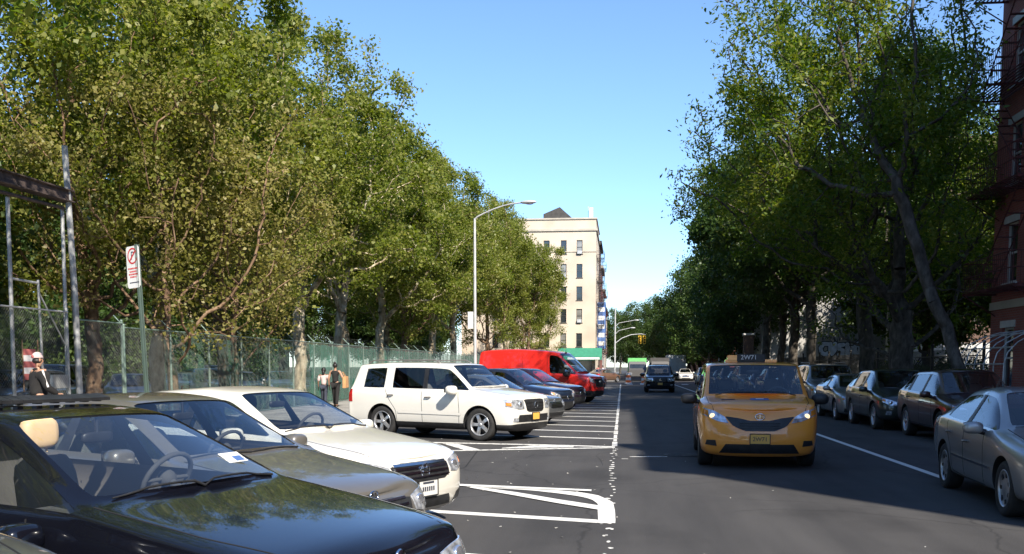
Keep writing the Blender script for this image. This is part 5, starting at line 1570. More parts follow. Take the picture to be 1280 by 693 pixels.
m = MB(); m.add([(-7.2, 3, 20.4), (-3.4, 3, 20.4), (-3.4, 8, 20.4), (-7.2, 8, 20.4), (-7.2, 3, 22.2), (-5.0, 3, 23.1), (-3.4, 3, 21.7), (-7.2, 8, 22.2), (-5.0, 8, 23.1), (-3.4, 8, 21.7)], [(0, 1, 6, 5, 4), (1, 2, 9, 6), (3, 7, 8, 9, 2), (0, 4, 7, 3), (4, 5, 8, 7), (5, 6, 9, 8)]); m.build('roof_shed', M['roof'], root)
m = MB(); m.box(-.95, -.45, 1.2, 1.8, 21.2, 22.7); m.box(-1.15, -1.10, 2, 2.05, 21.2, 23.0); m.build('chimney', M['whitewall'], root)
for a, b in zr_:
    for ua, ub in cols: window(root, 'Y', 0, 1, ua, ub, a, b, M['frame_dark'])
    for ua, ub in scol: window(root, 'X', 0, -1, ua, ub, a, b, M['frame_dark'])
for ua, zb in ((-2.5, 7.5), (-4.6, 13.4), (-6.85, 10.45), (-2.5, 16.5)):
    m = MB(); m.box(ua+.05, ua+.65, -.28, .1, zb, zb+.42); m.build('air_conditioner', M['greybox'], root)
m = MB(); m.box(-18, 0, .5, .8, 0, 3.2); m.box(-.7, -.5, .8, 15.6, 0, 3.2); m.build('shop_front', M['pane'], root)
m = MB()
for x in (-17.9, -14.5, -11, -7.8, -4.4, -.2): m.box(x-.2, x+.2, 0, .45, 0, 3.2)
for y in (4, 8, 12, 15.8): m.box(-.4, 0, y-.2, y+.2, 0, 3.2)
m.build('pier', M['stone'], root)
m = MB(); m.add([(-4.9, -.02, 4.15), (.9, -.02, 4.15), (.9, -1.5, 3.0), (-4.9, -1.5, 3.0), (-4.9, -1.5, 2.55), (.9, -1.5, 2.55), (-4.9, -.02, 2.9), (.9, -.02, 2.9)], [(0, 3, 2, 1), (3, 4, 5, 2), (0, 6, 4, 3), (1, 2, 5, 7)]); m.build('awning', M['awning'], root)
m = MB(); m.box(-3.6, 0.6, -1.53, -1.505, 2.62, 2.9); m.build('awning_valance', M['signwhite'], root)
fire_escape(root, 0, 1, 3.2, 7.4, [4.1, 7.3, 10.25, 13.2, 16.3], M['iron'], 1.0)
root = empty('blade_sign', (-3.55, 141.5, 0), 0, 'tall blue and white hanging sign on the tan building street front', 'sign')
m = MB(); m.box(0.02, 1.15, -.12, .12, 4.2, 10.6, 0)
for k in range(5): m.box(.16, 1.0, -.13, .13, 4.6+k*1.18, 5.2+k*1.18, 1)
m.build('sign_box', [M['bluepaint'], M['signwhite']], root); m = MB()
for z in (4.6, 10.2): m.box(-.02, .06, -.03, .03, z, z+.1)
m.build('bracket', M['iron'], root)
rr = random.Random(12)
def row_house(x, y0, L, H, side, mat, label, esc, frame=M['frame_dark'], nw=None):
    root = empty('row_building', (x, y0, 0), 0, label, 'building')
    fl = int((H-4)/3.1); n = nw or max(2, int(L/2.8)); cols = [((i+.5)*L/n-.45, (i+.5)*L/n+.45) for i in range(n)]
    rows = [(4.2+3.1*k, 6.0+3.1*k, cols) for k in range(fl)]
    m = MB(); facade_boxes(m, 'X', 0, .35*-side, 0, L, -.3, H, rows)
    a, b = sorted((-side*.35, -side*12)); m.box(a, b, 0, .3, -.3, H); m.box(a, b, L-.3, L, -.3, H); m.build('wall', mat, root)
    m = MB(); m.box(a, b, .3, L-.3, H-.5, H-.3); m.build('roof', M['roof'], root)
    a, b = sorted((-side*.3, side*.4)); m = MB(); m.box(a, b, -.02, L+.02, H, H+.4); m.build('cornice', M['iron'] if rr.random() < .5 else M['stone'], root)
    for za, zb, cs_ in rows:
        for ua, ub in cs_: window(root, 'X', 0, -side, ua, ub, za, zb, frame, True)
    if esc: fire_escape(root, 0, side, L*.2, L*.2+4, [4+3.1*k for k in range(fl)], esc, 1.0)
    return root
row_house(-3.6, 150.3, 14, 19.8, 1, M['brickbrown'], 'orange brown row building just past the tan corner building', M['iron'])
row_house(-3.6, 164.6, 15, 17.6, 1, M['brickred'], 'red brick row building with a red fire escape far up the street', M['iron_red'])
row_house(-3.6, 180, 20, 15.0, 1, M['stucco_grey'], 'low pale row building near the vanishing point of the street', M['iron'])
row_house(-3.6, 200.5, 30, 13, 1, M['stucco'], 'farthest tan row building at the end of the street', None)
row_house(12, -62, 36, 11.5, -1, M['brickbrown'], 'low brown row building behind the viewer on the right', None)  # out of view, added to darken reflections in the near cars
row_house(12, 118, 18, 16, -1, M['brickred'], 'red brick row house hidden behind the far trees across the junction', M['iron'])
row_house(12, 137, 22, 18, -1, M['brickbrown'], 'brown row house farther up behind the dark trees', M['iron'])
row_house(12, 160, 30, 17, -1, M['stucco_grey'], 'pale grey row house last behind the dark trees', None)
# low garage wall behind the parking lot
root = empty('garage_building', (-34, 20, 0), 0, 'low brown brick garage at the back of the parking lot', 'building')
m = MB(); m.box(-8, 0, 0, 80, -.1, 3.4); m.build('wall', M['brickbrown'], root); m = MB(); m.box(-8.1, .12, -.1, 80.1, 3.4, 3.62); m.build('coping', M['stone'], root)
for i in range(9):
    m = MB(); m.box(.002, .05, 3+i*8.4, 6+i*8.4, 0, 2.6); m.build('garage_door', M['whitewall'] if i % 3 == 1 else M['frame_dark'], root)

# traffic signal on the corner
root = empty('traffic_signal', (-1.0, 134, .13), 0, 'traffic signal mast with yellow heads and two lamp arms', 'traffic signal')
m = MB(); m.tube([(0, 0, 0), (0, 0, 9.3)], [.13, .08], 10); m.build('pole', M['lampgrey'], root)
m = MB(); m.tube([(0, 0, 4.6), (.9, 0, 5.3), (2.1, 0, 5.75), (3.4, 0, 5.85), (4.0, 0, 5.75)], [.07, .06, .055, .05, .045], 8); m.build('mast_arm', M['lampgrey'], root)
for z, l in ((6.3, 2.0), (7.3, 2.5)):
    m = MB(); m.tube([(0, 0, z-.5), (.5, 0, z), (l, 0, z+.35)], .04, 6); m.sphere((l+.3, 0, z+.35), 1, 0, 10, 6, .38, .15, .09); m.build('lamp_arm', M['lampgrey'], root)
for x in (3.25, 3.85):
    m = MB(); m.box(x-.19, x+.19, -.14, .14, 4.55, 5.62)
    for k in range(3): m.tube([(x, -.13, 4.75+k*.34), (x, -.34, 4.73+k*.34)], .13, 10, 0, False)
    o = m.build('signal_head', M['yellow'], root); b = MB()
    for k in range(3): b.tube([(x, -.15, 4.75+k*.34), (x, -.16, 4.75+k*.34)], .115, 10)
    b.build('lens', M['gap'], o)
# ================================================================== VEGETATION
tree_kind('planeA', 'bark_plane', 'leaf_plane', .30, 62000, .15, spread=.30, seed=11, h=17.5, clear=4.2, rx=6.2, att=1350, lean=(.8, 0), low=4.0)
tree_kind('planeB', 'bark_plane', 'leaf_plane', .27, 60000, .15, spread=.30, seed=23, h=17, clear=4.6, rx=5.8, att=1300, lean=(-.6, .6), low=4.2)
tree_kind('planeC', 'bark_tan', 'leaf_olive', .24, 58000, .135, spread=.30, seed=37, h=16.5, clear=3.6, rx=5.2, att=1200, lean=(.3, -.5), low=3.6)
tree_kind('sparse', 'bark_tan', 'leaf_tan', .15, 16000, .105, seed=41, h=10.5, clear=2.6, rx=3.9, att=900, minr=.016, spread=.35)
tree_kind('locustA', 'bark_dark', 'leaf_locust', .42, 52000, .15, seed=52, h=14.9, clear=3.4, rx=6.5, att=1400, aspect=.42, spread=.30, lean=(-.3, 0), low=2.0, droop=.25, keep=lambda p, g: p[2] > 5.2 or g.random() < .35, minr=.014)
tree_kind('locustB', 'bark_dark', 'leaf_locust', .30, 42000, .15, seed=66, h=16, clear=3.6, rx=5.8, att=1200, aspect=.42, spread=.30, lean=(-.3, .5), low=4.4, droop=.25)
tree_kind('locustC', 'bark_dark', 'leaf_locust', .175, 22000, .15, seed=71, h=15.5, clear=3.0, rx=4.0, att=900, aspect=.42, spread=.30, lean=(-3.6, 3.4), low=6.5, droop=.25)
tree_kind('locustD', 'bark_dark', 'leaf_locust', .30, 34000, .17, seed=58, h=14.5, clear=5.2, rx=5.0, att=1000, aspect=.42, spread=.42, lean=(.8, 0), low=6.0, droop=.2)
tree_kind('darkB', 'bark_dark', 'leaf_dark', .26, 42000, .2, seed=89, h=13.5, clear=5.2, rx=5.2, att=1000, spread=.4, low=5.8)
tree_kind('darkA', 'bark_dark', 'leaf_dark', .30, 46000, .24, seed=83, h=17, clear=3.2, rx=6.6, att=1100, spread=.5, low=2.6)
tree_kind('bush', 'bark_dark', 'leaf_dark', .10, 16000, .16, seed=97, h=4.2, clear=.6, rx=2.4, att=500, spread=.35, step=.3, low=.3, kill=.6)
GL = 'plane trees behind the fence'; 
left = [  # key, x, y, rot, scale, label
 ('planeC', -15.9, 28.7, 40, .92, 'slim brown trunked plane tree behind the tall steel post'),
 ('planeB', -16.4, 34.2, 200, .98, 'plane tree with the thin trunk right of the parking sign'),
 ('planeC', -16.2, 39.8, 120, .95, 'olive leaved plane tree with a thin leaning trunk above the mesh'),
 ('planeA', -16.0, 48.6, 10, 1., 'plane tree with the thick pale cream trunk behind the green fence'),
 ('planeB', -16.2, 56.8, 300, 1., 'plane tree with the dark trunk just right of the cream trunk')]
for k, x, y, rz, s, lb in left: tree(k, x, y, lb, R(rz), s)
i = 0
for k, x, y in (('planeA', -15.8, 64.5), ('planeC', -15.4, 71), ('planeB', -14.9, 77.5), ('planeA', -14.2, 84), ('planeC', -12.3, 90), ('planeB', -11.2, 96.5)):
    tree(k, x, y, 'plane tree farther along the green fence toward the lamp', R(73*i+20), .93+.05*(i % 3), 'plane trees along the far fence'); i += 1
tree('planeC', -8.9, 96.6, 'smaller plane tree at the kerb corner before the tan building', R(140), .80)
tree('planeC', -12.0, 121.5, 'plane tree in front of the tan corner building', R(200), .92)
for k, x, y in (('bush', -27, 33), ('bush', -28, 38), ('planeB', -31, 70),  ('planeA', -23, 82), ('planeB', -22, 92), ('planeB', -14.8, 4), ('planeA', -15, -6), ('planeB', -14.8, -17), ('darkA', -36, 30), ('planeA', -38, 47), ('darkA', -37, 60), ('darkA', -36, 78), ('darkA', -36, 92)):  # planes beside and behind the viewer: unseen, added to darken paint reflections
    tree(k, x, y, 'leafy tree standing deeper in the parking lot behind the fence row', R(57*i+10), 1.02, 'trees deeper in the parking lot'); i += 1
for x, y in ((-24, 112), (-30, 118), (-36, 112), (-27, 128), (-34, 134), (-42, 122), (-24.5, 121)):
    tree('darkA', x, y, 'dark tree on the far side of the cross street left of the tan building', R(61*i), .85, 'trees across the cross street', name='street_tree'); i += 1
for x, y in ((-46, 25), (-46, 38), (-47, 52), (-46, 66), (-47, 80), (-46, 94)):
    tree('darkA', x, y, 'dark tree rising behind the garage at the back of the lot', R(61*i), 1.0, 'trees behind the garage', name='street_tree'); i += 1
for x, y in ((-10, -75), (0, -82), (9, -78), (18, -85), (-20, -80)):  # unseen row, added so the horizon mirrored in the car paint turns dark
    tree('darkA', x, y, 'street tree behind the viewer', R(61*i), 1.0, 'street trees behind the viewer', name='street_tree'); i += 1
tree('sparse', -12.9, 27.8, 'half bare young tree with reddish tan twigs behind the parking sign', R(30), 1., name='young_tree')
tree('sparse', -13.3, 33.2, 'second half bare tan young tree overlapping the plane crowns', R(150), .92, name='young_tree')
tree('locustD', -12.0, 14.4, 'dark green locust tree overhanging the pipe gate frame', R(0), 1., name='locust_tree')
for x, y, s in ((-17.5, 20.2, 1.5), (-20, 24, 1.7), (-22, 28.5, 1.5)): tree('bush', x, y, 'dense green shrub behind the bare chain link fence', R(x*40), s, 'shrubs behind the bare fence', name='shrub', cat='shrub')
for j in range(7): tree('bush', -31.5, 27+j*9, 'dense shrub against the garage at the back of the lot', R(j*77), 1.25, 'shrubs along the garage', name='shrub', cat='shrub')
right = [('locustC', 10.1, 29.2, 0, 1.0, 'leaning dark trunked locust tree beside the brick tenement'), ('locustA', 9.95, 37.0, 0, 1., 'largest locust tree with a thick dark trunk over the parked cars'),
         ('locustB', 9.9, 42.2, 15, 1., 'locust tree with a thinner dark trunk next to the graffiti')]
for k, x, y, rz, s, lb in right: tree(k, x, y, lb, R(rz), s, name='locust_tree')
for k, x, y in (('darkB', 9.9, 53.6), ('darkB', 10, 60.5), ('darkB', 10, 66), ('darkB', 10, 74), ('darkA', 10, 83), ('darkA', 10.2, 92), ('darkA', 10.2, 121), ('darkA', 10, 131), ('darkA', 10, 141), ('darkA', 10, 152), ('darkA', 9.6, 165), ('darkA', 9.2, 178)):
    tree(k, x, y, 'dark street tree farther along the right pavement', R(41*i), (.72+.06*(i % 3))*(1.22 if k == 'darkB' else 1), 'dark street trees along the right pavement', name='street_tree'); i += 1
for x, y in ((7, 195), (4, 215), (-.5, 240), (3, 265), (-6, 270)):
    tree('darkA', x, y, 'green tree closing the far end of the street', R(41*i), .85, 'trees closing the street', name='street_tree'); i += 1
for k, x, y in (('locustB', 19.5, 46), ('darkA', 18, 62), ('darkA', 21.5, 54), ('darkA', 25, 47), ('darkA', 28, 58), ('darkB', 24, 66), ('darkB', 21.4, 73)):  # the last tree is added to shade the graffiti wall
    tree(k, x, y, 'shady tree growing inside the vacant lot', R(41*i), .9, 'trees in the vacant lot', name='lot_tree'); i += 1
for j in range(8): tree('bush', 13.6+.2*(j % 3), 37+j*4.2, 'low dark shrub behind the iron railing', R(j*67), .42, 'shrubs behind the iron railing', name='shrub', cat='shrub')

# ================================================================== CARS
def place(root, x, y, deg): root.location = (x, y, .0); root.rotation_euler = (0, 0, R(deg))
bmw, bv = make_car('black_sedan', SPEC['bmw'], 'black', 'glossy black sedan with tan headrests filling the near corner', 'car')
# open sunroof with its wind deflector
m = MB(); P = SPEC['bmw']
for k in range(15):
    y = -.44+k*.88/14; x = P['xrf']-.28-.06*(y/.45)**2
    m.obox((x, y, P['H']+.025), (.05, 0, -.012), (0, .033 if k < 14 else .03, 0), (0, 0, .010))
    if k % 2 == 0: m.obox((x-.04, y, P['H']+.012), (.02, 0, 0), (0, .02, 0), (0, 0, .018))
m.box(P['xrf']-1.25, P['xrf']-.90, -.42, .42, P['H']-.004, P['H']+.016, 1)
m.build('sunroof', [M['black'], M['glass_dark']], bmw)
h = bv.ray_cast(Vector((P['xc']-.12, .47, 8)), Vector((0, 0, -1)))[0]
nrm = Vector((.5, .05, .86))
m = MB(); o_ = Vector((P['xc']-.17, .50, h.z+.05)); u = Vector((-.06, 1, 0)).normalized()*.09; v = Vector((-.86, 0, .47))*.055
h1 = bv.ray_cast(o_+nrm, -nrm)[0]; m.obox(h1+nrm*.004, u, v, nrm*.0015, 0); m.obox(h1+nrm*.004-v*.3+u*.35, u*.45, v*.5, nrm*.002, 1)
m.build('windscreen_sticker', [M['signwhite'], M['bluepaint']], bmw)
place(bmw, -3.32, 5.72, -18.8)
taupe, tv = make_car('taupe_sedan', SPEC['taupe'], 'taupe', 'dusty taupe grey sedan between the black sedan and the cream sedan', 'car'); place(taupe, -3.95, 8.25, -22.5)
acc, av = make_car('cream_sedan', SPEC['accord'], 'cream', 'warm white sedan whose front plate faces the hatched bay', 'car'); place(acc, -4.11, 10.94, -26.0)
add_plate(acc, av, .46, 'plate_ny', None); 
m = MB(); 
x = on_front(av, 0, .46)+.025
for k in range(6): m.box(x, x+.001, -.10+k*.035, -.078+k*.035, .43, .475)
m.box(x, x+.001, -.09, .09, .505, .525); m.build('plate_marks', M['denim'], acc)
pil, pv = make_car('white_suv', SPEC['pilot'], 'white', 'large boxy white sport utility with a gold front plate', 'car'); place(pil, -4.14, 23.8, -24.5)
add_plate(pil, pv, .56, 'plate_gold', None, .0)
m = MB(); b0 = SPEC['pilot']
for s in (1, -1): m.tube([(.2, s*.66, b0['H']-.03), (.05, s*.665, b0['H']+.035), (-1.75, s*.665, b0['H']+.03), (-1.9, s*.66, b0['H']-.04)], .016, 6)
m.build('roof_rail', PAINTS['white'], pil)
sil, sv_ = make_car('silver_sedan', SPEC['silver'], 'silver', 'old silver sedan nearest on the right with plain hubcaps', 'car'); place(sil, 5.22, 13.1, -94.0)
add_plate(sil, sv_, .50, 'plate_gold')
m = MB(); m.box(SPEC['silver']['xrf']-.05, SPEC['silver']['xrf']+.07, .02, .16, 1.44, 1.50); m.build('roof_light', M['tail'], sil)
taxi, xv = make_car('taxi_cab', SPEC['taxi'], 'taxi', 'yellow minivan taxi with lit headlights driving toward the viewer', 'taxi'); place(taxi, 2.34, 18.98, -92.6)
TH = SPEC['taxi']['H']
m = MB(); m.box(.14, .36, -.25, .25, TH-.03, TH+.115); o = m.build('roof_sign', [M['black']], taxi, .015)
m = MB(); m.box(.10, .34, -.42, -.22, TH-.02, TH+.10); m.box(.08, .34, -.46, .46, TH-.03, TH+.02); m.build('sign_case', [PAINTS['taxi']], taxi, .012)
t = text_mesh('2W71', .115, M['signwhite'], 'sign_lettering', o, .002); t.rotation_euler = (R(90), 0, R(90)); t.location = (.363, -.04, TH+.055)
add_plate(taxi, xv, .51, 'plate_gold', '2W71', frame=True)
def decal(bv_, root, x, y, mat, w_, l_, name):
    m = MB(); patch(bv_, [(x-l_, y-w_), (x-l_, y+w_)], [(x+l_, y-w_), (x+l_, y+w_)], 8, 4, 'top', .006, .002, m); return m.build(name, mat, root)
d = decal(xv, taxi, 1.88, .03, M['bluepaint'], .15, .085, 'hood_emblem'); m = MB(); patch(xv, [(1.83, -.03), (1.83, .10)], [(1.89, -.03), (1.89, .10)], 6, 3, 'top', .010, .002, m); m.build('emblem_field', M['signwhite'], d)
decal(xv, taxi, 1.86, -.48, M['ink'], .11, .03, 'hood_lettering')
# taxi driver seen through the windscreen
cx7, cv = make_car('maroon_crossover', SPEC['crossover'], 'maroon', 'dark maroon crossover parked behind the silver sedan', 'car'); place(cx7, 7.78, 24.05, -90.8)
P3 = dict(SPEC['taupe']); P3['seatmat'] = M['cloth_dark']
small, _ = make_car('parked_sedan', P3, 'grey', 'grey sedan with a chrome grille tucked behind the white sport utility', 'car'); place(small, -4.05, 29.9, -21)
PV = SPEC['van']; van, vv = make_car('cargo_van', PV, 'red', 'bright red high roof cargo van parked nose out', 'van'); place(van, -3.80, 47.6, -19)
m = MB(); m.box(-.2, .05, -.05, .05, PV['H'], PV['H']+.07); m.build('roof_beacon', M['black'], van)
KMAP = None
def clone(src, name, pname, x, y, deg, label, group=None, seat=None):
    c = copy_tree(src); c.name = name; c['label'] = label
    if group: c['group'] = group
    elif 'group' in c.keys(): del c['group']
    repaint(c, pname); place(c, x, y, deg); return c
clone(cx7, 'parked_crossover', 'navy', -3.95, 34.2, -21, 'navy crossover with a white plate between the grey sedan and the black crossover')
clone(cx7, 'parked_crossover', 'plum', -3.75, 39.6, -21, 'plum black crossover parked just in front of the red van')
clone(cx7, 'parked_crossover', 'purple', -3.65, 54.5, -20, 'violet red crossover mostly hidden behind the red van')
clone(small, 'parked_sedan', 'navy', -3.6, 59.5, -20, 'dark navy sedan two bays beyond the red van')
clone(pil, 'parked_suv', 'silver', -3.6, 64.5, -20, 'silver boxy sport utility beyond the red van with its windscreen showing')
clone(small, 'parked_sedan', 'grey', -3.5, 70, -20, 'small grey sedan in the far bays near the junction')
clone(cx7, 'parked_crossover', 'black', -3.5, 76, -20, 'black crossover in the last of the occupied far bays')
clone(small, 'brown_sedan', 'brown', -2.0, 107.5, 60, 'brown sedan crossing the junction at the far left', seat=None)
clone(pil, 'black_suv', 'black', 2.45, 68.1, -90, 'black boxy sport utility driving toward the viewer behind the taxi')
clone(pil, 'near_suv', 'grey', -4.23, 3.16, -19, 'dusty grey sport utility whose fender just enters the lower left corner')
GR = None
for nm, src, pn, x, y, lb in (('parked_wagon', cx7, 'darkgreen', 7.62, 29.2, 'dark green crossover parked second behind the silver sedan'), ('parked_sedan', acc, 'silver', 7.58, 34.0, 'silver sedan parked third behind the maroon crossover'),
        ('parked_suv', pil, 'silver', 7.75, 39.4, 'silver boxy sport utility fourth in the right kerb row'), ('parked_sedan', small, 'black', 7.6, 45, 'black sedan fifth in the right kerb row')):
    clone(src, nm, pn, x, y, -90.5, lb)
for j, (src, pn) in enumerate(((cx7, 'grey'), (small, 'maroon'), (pil, 'white'), (small, 'silver'), (cx7, 'black'), (small, 'taupe'), (pil, 'silver'), (small, 'navy'), (cx7, 'white'))):
    clone(src, 'parked_car', pn, 7.7, 50.6+5.5*j, -90.5, 'parked car far along the right kerb seen past the taxi', 'cars parked far along the right kerb')
for j, (src, pn) in enumerate(((small, 'white'), (pil, 'grey'), (cx7, 'silver'), (small, 'black'))):
    clone(src, 'parked_car', pn, 7.4, 121+6*j, -90, 'parked car beyond the junction on the right', 'cars beyond the junction')
# parking lot behind the fence
lot = [(cx7, 'grey', -17.6, 27.6, -85, 'grey crossover behind the bare chain link fence'), (pil, 'navy', -19.0, 31.5, -75, 'navy boxy sport utility behind the man in the cap'),
       (small, 'taupe', -18.2, 35.4, -62, 'taupe sedan in the lot right of the tall steel post'), (acc, 'white', -18.6, 41.0, 100, 'white sedan in the lot behind the parking sign'),
       (cx7, 'blue', -18.8, 43.8, -55, 'pale blue crossover in the lot behind the thin green mesh'), (small, 'silver', -19.0, 48.6, -60, 'silver sedan in the lot left of the cream trunk'),
       (pil, 'silver', -21.5, 51.5, -60, 'silver boxy sport utility deep in the lot'), (small, 'blue', -19.2, 54.5, -60, 'blue sedan in the lot right of the cream trunk'), (acc, 'silver', -19.4, 60, -60, 'silver sedan farthest along the lot row')]
for src, pn, x, y, a, lb in lot: clone(src, 'lot_car', pn, x, y, a, lb)
# lorries and roadworks in the distance
def truck(name, label, x, y, a, boxm, cabp, L=6.0, w=2.2, h=2.7, bz=.75):
    root = empty(name, (x, y, 0), R(a), label, 'truck')
    m = MB(); m.box(-L/2, L/2-1.9, -w/2, w/2, bz, bz+h-.75); m.build('cargo_box', boxm, root, .03)
    m = MB(); m.prism([(L/2-1.8, .5), (L/2, .5), (L/2, 1.25), (L/2-.35, 1.45), (L/2-.75, 2.25), (L/2-1.8, 2.3)], -w/2+.1, w/2-.1, 0, 'XZ'); m.build('cab', PAINTS[cabp], root, .05)
    m = MB(); m.add([(L/2-.345, -w/2+.2, 1.48), (L/2-.345, w/2-.2, 1.48), (L/2-.735, w/2-.25, 2.2), (L/2-.735, -w/2+.25, 2.2)], [(0, 1, 2, 3)]); m.build('windshield', M['pane'], root)
    m = MB(); m.box(-L/2, L/2-.1, -.45, .45, .45, .74); m.build('chassis', M['black'], root)
    for xx in (L/2-.9, -L/2+1.2):
        for s in (1, -1):
            o = tyre_mb(.42, .26).build('wheel', M['rubber'], root); o.location = (xx, s*(w/2-.2), .42)
    for s in (1, -1): m = MB(); m.box(L/2, L/2+.03, s*.75-.14, s*.75+.14, .75, .95); m.build('headlight', M['lamp'], root)
truck('box_truck', 'light green box truck at the junction roadworks', 1.75, 122, -90, M['greentruck'], 'grey')
truck('box_truck', 'dark grey box truck right of the green one at the junction', 4.3, 119, -90, M['frame_dark'], 'black')
truck('box_truck', 'pale grey box truck rising behind the black sport utility', 6.6, 128, 90, M['greybox'], 'white', 6.5, 2.3, 3.1)
for x, y, lb in ((.6, 100.5, 'orange and white barrel left of the green truck'), (2.1, 97.6, 'orange and white barrel in front of the green truck'), (2.75, 98.6, 'orange and white barrel nearest the black sport utility')):
    root = empty('traffic_barrel', (x, y, 0), 0, lb, 'barrel'); m = MB()
    m.lathe([(.36, 0), (.36, .08), (.30, .09)], 16, 1); 
    for k in range(4): m.lathe([(.29-.02*k, .09+.25*k), (.27-.02*k, .09+.25*(k+1))], 16, k % 2)
    m.lathe([(.21, 1.09), (.001, 1.12)], 16, 0); m.build('drum', [M['orange'], M['white']], root); m = MB(); m.tube([(0, -.08, 1.1), (0, -.06, 1.2), (0, .06, 1.2), (0, .08, 1.1)], .02, 6); m.build('handle', M['orange'], root)

# ================================================================== PEOPLE
root, J, layer, k = person('man in a black jacket and pale cap seen from behind by the fence', (-10.75, 17.5, .13), R(55), 1.80, M['skin'],
    [((.0, .06, -.30), (.12, .05, -.52)), ((.02, -.10, -.28), (.24, -.02, -.40))], .05)
layer('jacket', TORSO+sleeves(), M['cloth_black'], .030); layer('trousers', LEGS, M['denim'], .022)
for n in 'lr': layer('shoe', [(n+'ankle', n+'toe')], M['cloth_black'], .014)
layer('neck_tube', [('upper', 'neck')], M['cloth_black'], .016)
cp = J['skull'][0]
o = blob('cap', (cp.x-.012, cp.y, cp.z+.015), .105, .088, .105, M['cloth_pink'], root, 18, -.1)
m = MB(); m.add([(cp.x+.075, cp.y-.07, cp.z+.02), (cp.x+.18, cp.y-.05, cp.z+.0), (cp.x+.18, cp.y+.05, cp.z+.0), (cp.x+.075, cp.y+.07, cp.z+.02), (cp.x+.075, cp.y-.07, cp.z+.03), (cp.x+.18, cp.y-.05, cp.z+.01), (cp.x+.18, cp.y+.05, cp.z+.01), (cp.x+.075, cp.y+.07, cp.z+.03)], [(0, 1, 2, 3)[::-1], (4, 5, 6, 7), (0, 4, 5, 1)[::-1], (1, 5, 6, 2)[::-1], (2, 6, 7, 3)[::-1]]); m.build('brim', M['hair'], o)
blob('cap_band', (cp.x-.10, cp.y, cp.z+.03), .02, .05, .035, M['cloth_red'], o)
blob('hair', (cp.x-.02, cp.y, cp.z-.045), .088, .082, .06, M['hair'], root)
for s in (1, -1): blob('ear', (cp.x-.005, cp.y+s*.082, cp.z-.03), .018, .010, .032, M['skin'], root, 10)
for s in (1, -1): blob('eye', (cp.x+.076, cp.y+s*.033, cp.z-.02), .012, .014, .009, M['hair'], root, 10)
m = MB(); m.tube([(J['rsh'][0].x-.02, J['rsh'][0].y-.045, J['rsh'][0].z+.02), (J['rel'][0].x, J['rel'][0].y-.055, J['rel'][0].z)], .02, 6); m.build('sleeve_stripe', M['cloth_white'], root)
root, J, layer, k = person('woman in a pale pink top walking away beside the tote carrier', (-11.55, 38.0, .13), R(93), 1.50, M['skin_dark'],
    [((-.03, .06, -.29), (.05, .08, -.54)), ((.02, -.06, -.29), (.08, -.05, -.54))], .16)
layer('shirt', TORSO+sleeves(False), M['cloth_pink'], .030); layer('trousers', LEGS, M['denim'], .018); layer('shoe', [('lankle', 'ltoe')], M['cloth_white'], .012); layer('shoe', [('rankle', 'rtoe')], M['cloth_white'], .012)
cp = J['skull'][0]; blob('hair', (cp.x-.022, cp.y, cp.z+.0), .092, .092, .105, M['hair'], root); blob('hair_bun', (cp.x-.08, cp.y, cp.z-.10), .05, .06, .10, M['hair'], root)
root, J, layer, k = person('person in a dark top walking away with a large tan tote bag', (-11.0, 37.7, .13), R(88), 1.68, M['skin'],
    [((-.02, .09, -.29), (.06, .10, -.54)), ((-.05, -.14, -.27), (.10, -.20, -.50))], .16)
layer('shirt', TORSO+[('upper', 'lsh'), ('upper', 'rsh')], M['cloth_black'], .026); layer('trousers', LEGS, M['cloth_black'], .022); layer('shoe', [('lankle', 'ltoe')], M['cloth_black'], .012); layer('shoe', [('rankle', 'rtoe')], M['cloth_black'], .012)
cp = J['skull'][0]; blob('hair', (cp.x-.02, cp.y, cp.z+.005), .092, .090, .10, M['hair'], root); blob('hair_bun', (cp.x-.05, cp.y, cp.z+.10), .055, .055, .05, M['hair'], root)
b = empty('tote_bag', (-10.62, 37.75, .13+.72), R(88), 'large tan tote bag hanging from a shoulder on the left pavement', 'bag')
m = MB(); m.prism([(-.20, 0), (.20, .02), (.17, .46), (-.18, .44)], -.07, .06, 0, 'XZ'); m.build('bag_body', M['tote'], b, .015); m = MB(); m.tube([(-.10, 0, .44), (-.04, .10, .62), (.04, .10, .62), (.10, 0, .44)], .012, 6); m.build('strap', M['tote'], b)
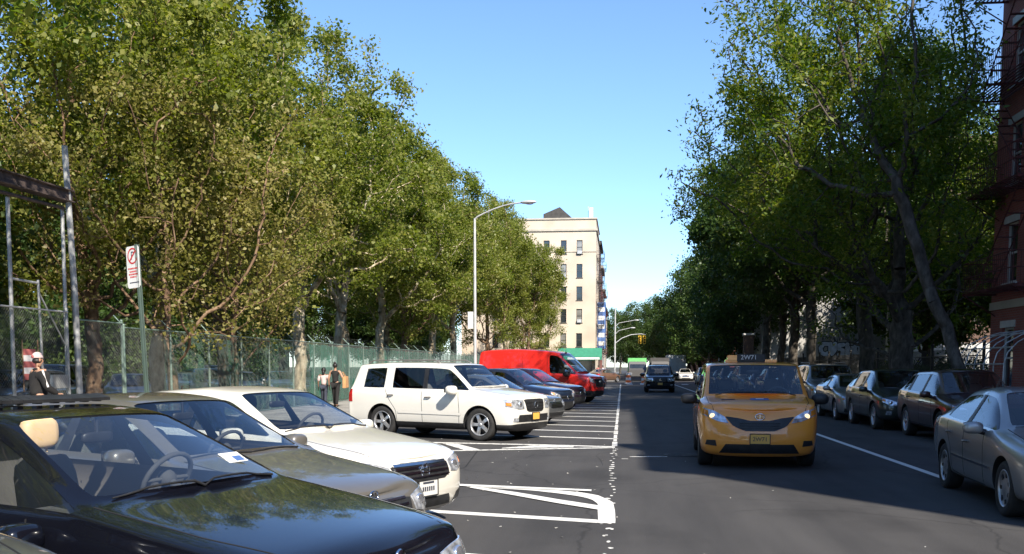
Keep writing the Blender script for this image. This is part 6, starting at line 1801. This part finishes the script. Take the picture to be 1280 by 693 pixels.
for x, y, rz, lb, mt in ((-2.3, 119.5, 0, 'pedestrian in a white top waiting at the far corner', 'cloth_white'), (-2.9, 121.5, 90, 'pedestrian in a red top at the far corner', 'cloth_red')):
    root, J, layer, k = person(lb, (x, y, .13), R(rz), 1.7, M['skin_dark'], [((0, .05, -.29), (.04, .05, -.54)), ((0, -.05, -.29), (.06, -.05, -.54))], .1)
    layer('shirt', TORSO+sleeves(False), M[mt], .028); layer('trousers', LEGS, M['denim'], .02); cp = J['skull'][0]; blob('hair', (cp.x-.02, cp.y, cp.z+.01), .09, .088, .10, M['hair'], root)
# taxi driver
tl = Vector((SPEC['taxi']['xrf']-.45, .42*SPEC['taxi']['W']/2, 0))

# ================================================================== CAMERA, LIGHT
cam = bpy.data.objects.new('camera', bpy.data.cameras.new('camera')); col.objects.link(cam); sc.camera = cam
pitch = R(5); yaw = math.atan((VX-640)*math.cos(pitch)/F); cy = VY+F*math.tan(pitch)
cam.location = (0, 0, CAM_H); cam.rotation_euler = (R(90)-pitch, 0, yaw)
cam.data.sensor_width = 36; cam.data.lens = 36*F/1280; cam.data.shift_y = (cy-346.5)/1280; cam.data.clip_end = 6000; cam.data.clip_start = .05
EL = R(39); az = Vector((.527, -.85, 0)).normalized()
tos = az*math.cos(EL)+Vector((0, 0, math.sin(EL)))
l = bpy.data.lights.new('sun', 'SUN'); l.energy = SUN_E; l.angle = R(.53); l.color = (1., .93, .82)
lo = bpy.data.objects.new('sun', l); col.objects.link(lo); lo.rotation_euler = tos.to_track_quat('Z', 'Y').to_euler()
w = bpy.data.worlds.new('World'); sc.world = w; w.use_nodes = True
nt = w.node_tree; s = nt.nodes.new('ShaderNodeTexSky'); s.sky_type = 'NISHITA'; s.sun_disc = False; s.sun_elevation = EL; s.sun_rotation = math.atan2(tos.x, tos.y)
s.air_density = .85; s.dust_density = .1; s.ozone_density = 6.
bg = nt.nodes['Background']; nt.links.new(s.outputs[0], bg.inputs[0]); bg.inputs[1].default_value = SKY_E
vs_ = sc.view_settings; vs_.view_transform = 'Standard'; vs_.look = 'None'; vs_.gamma = 1; vs_.use_curve_mapping = False; vs_.exposure = EXPO
sc.cycles.max_bounces = 8; sc.cycles.transparent_max_bounces = 24; sc.cycles.diffuse_bounces = 3; sc.cycles.glossy_bounces = 4; sc.cycles.transmission_bounces = 4
sc.cycles.use_denoising = True
sc.cycles.caustics_reflective = False; sc.cycles.caustics_refractive = False; sc.cycles.sample_clamp_indirect = 8
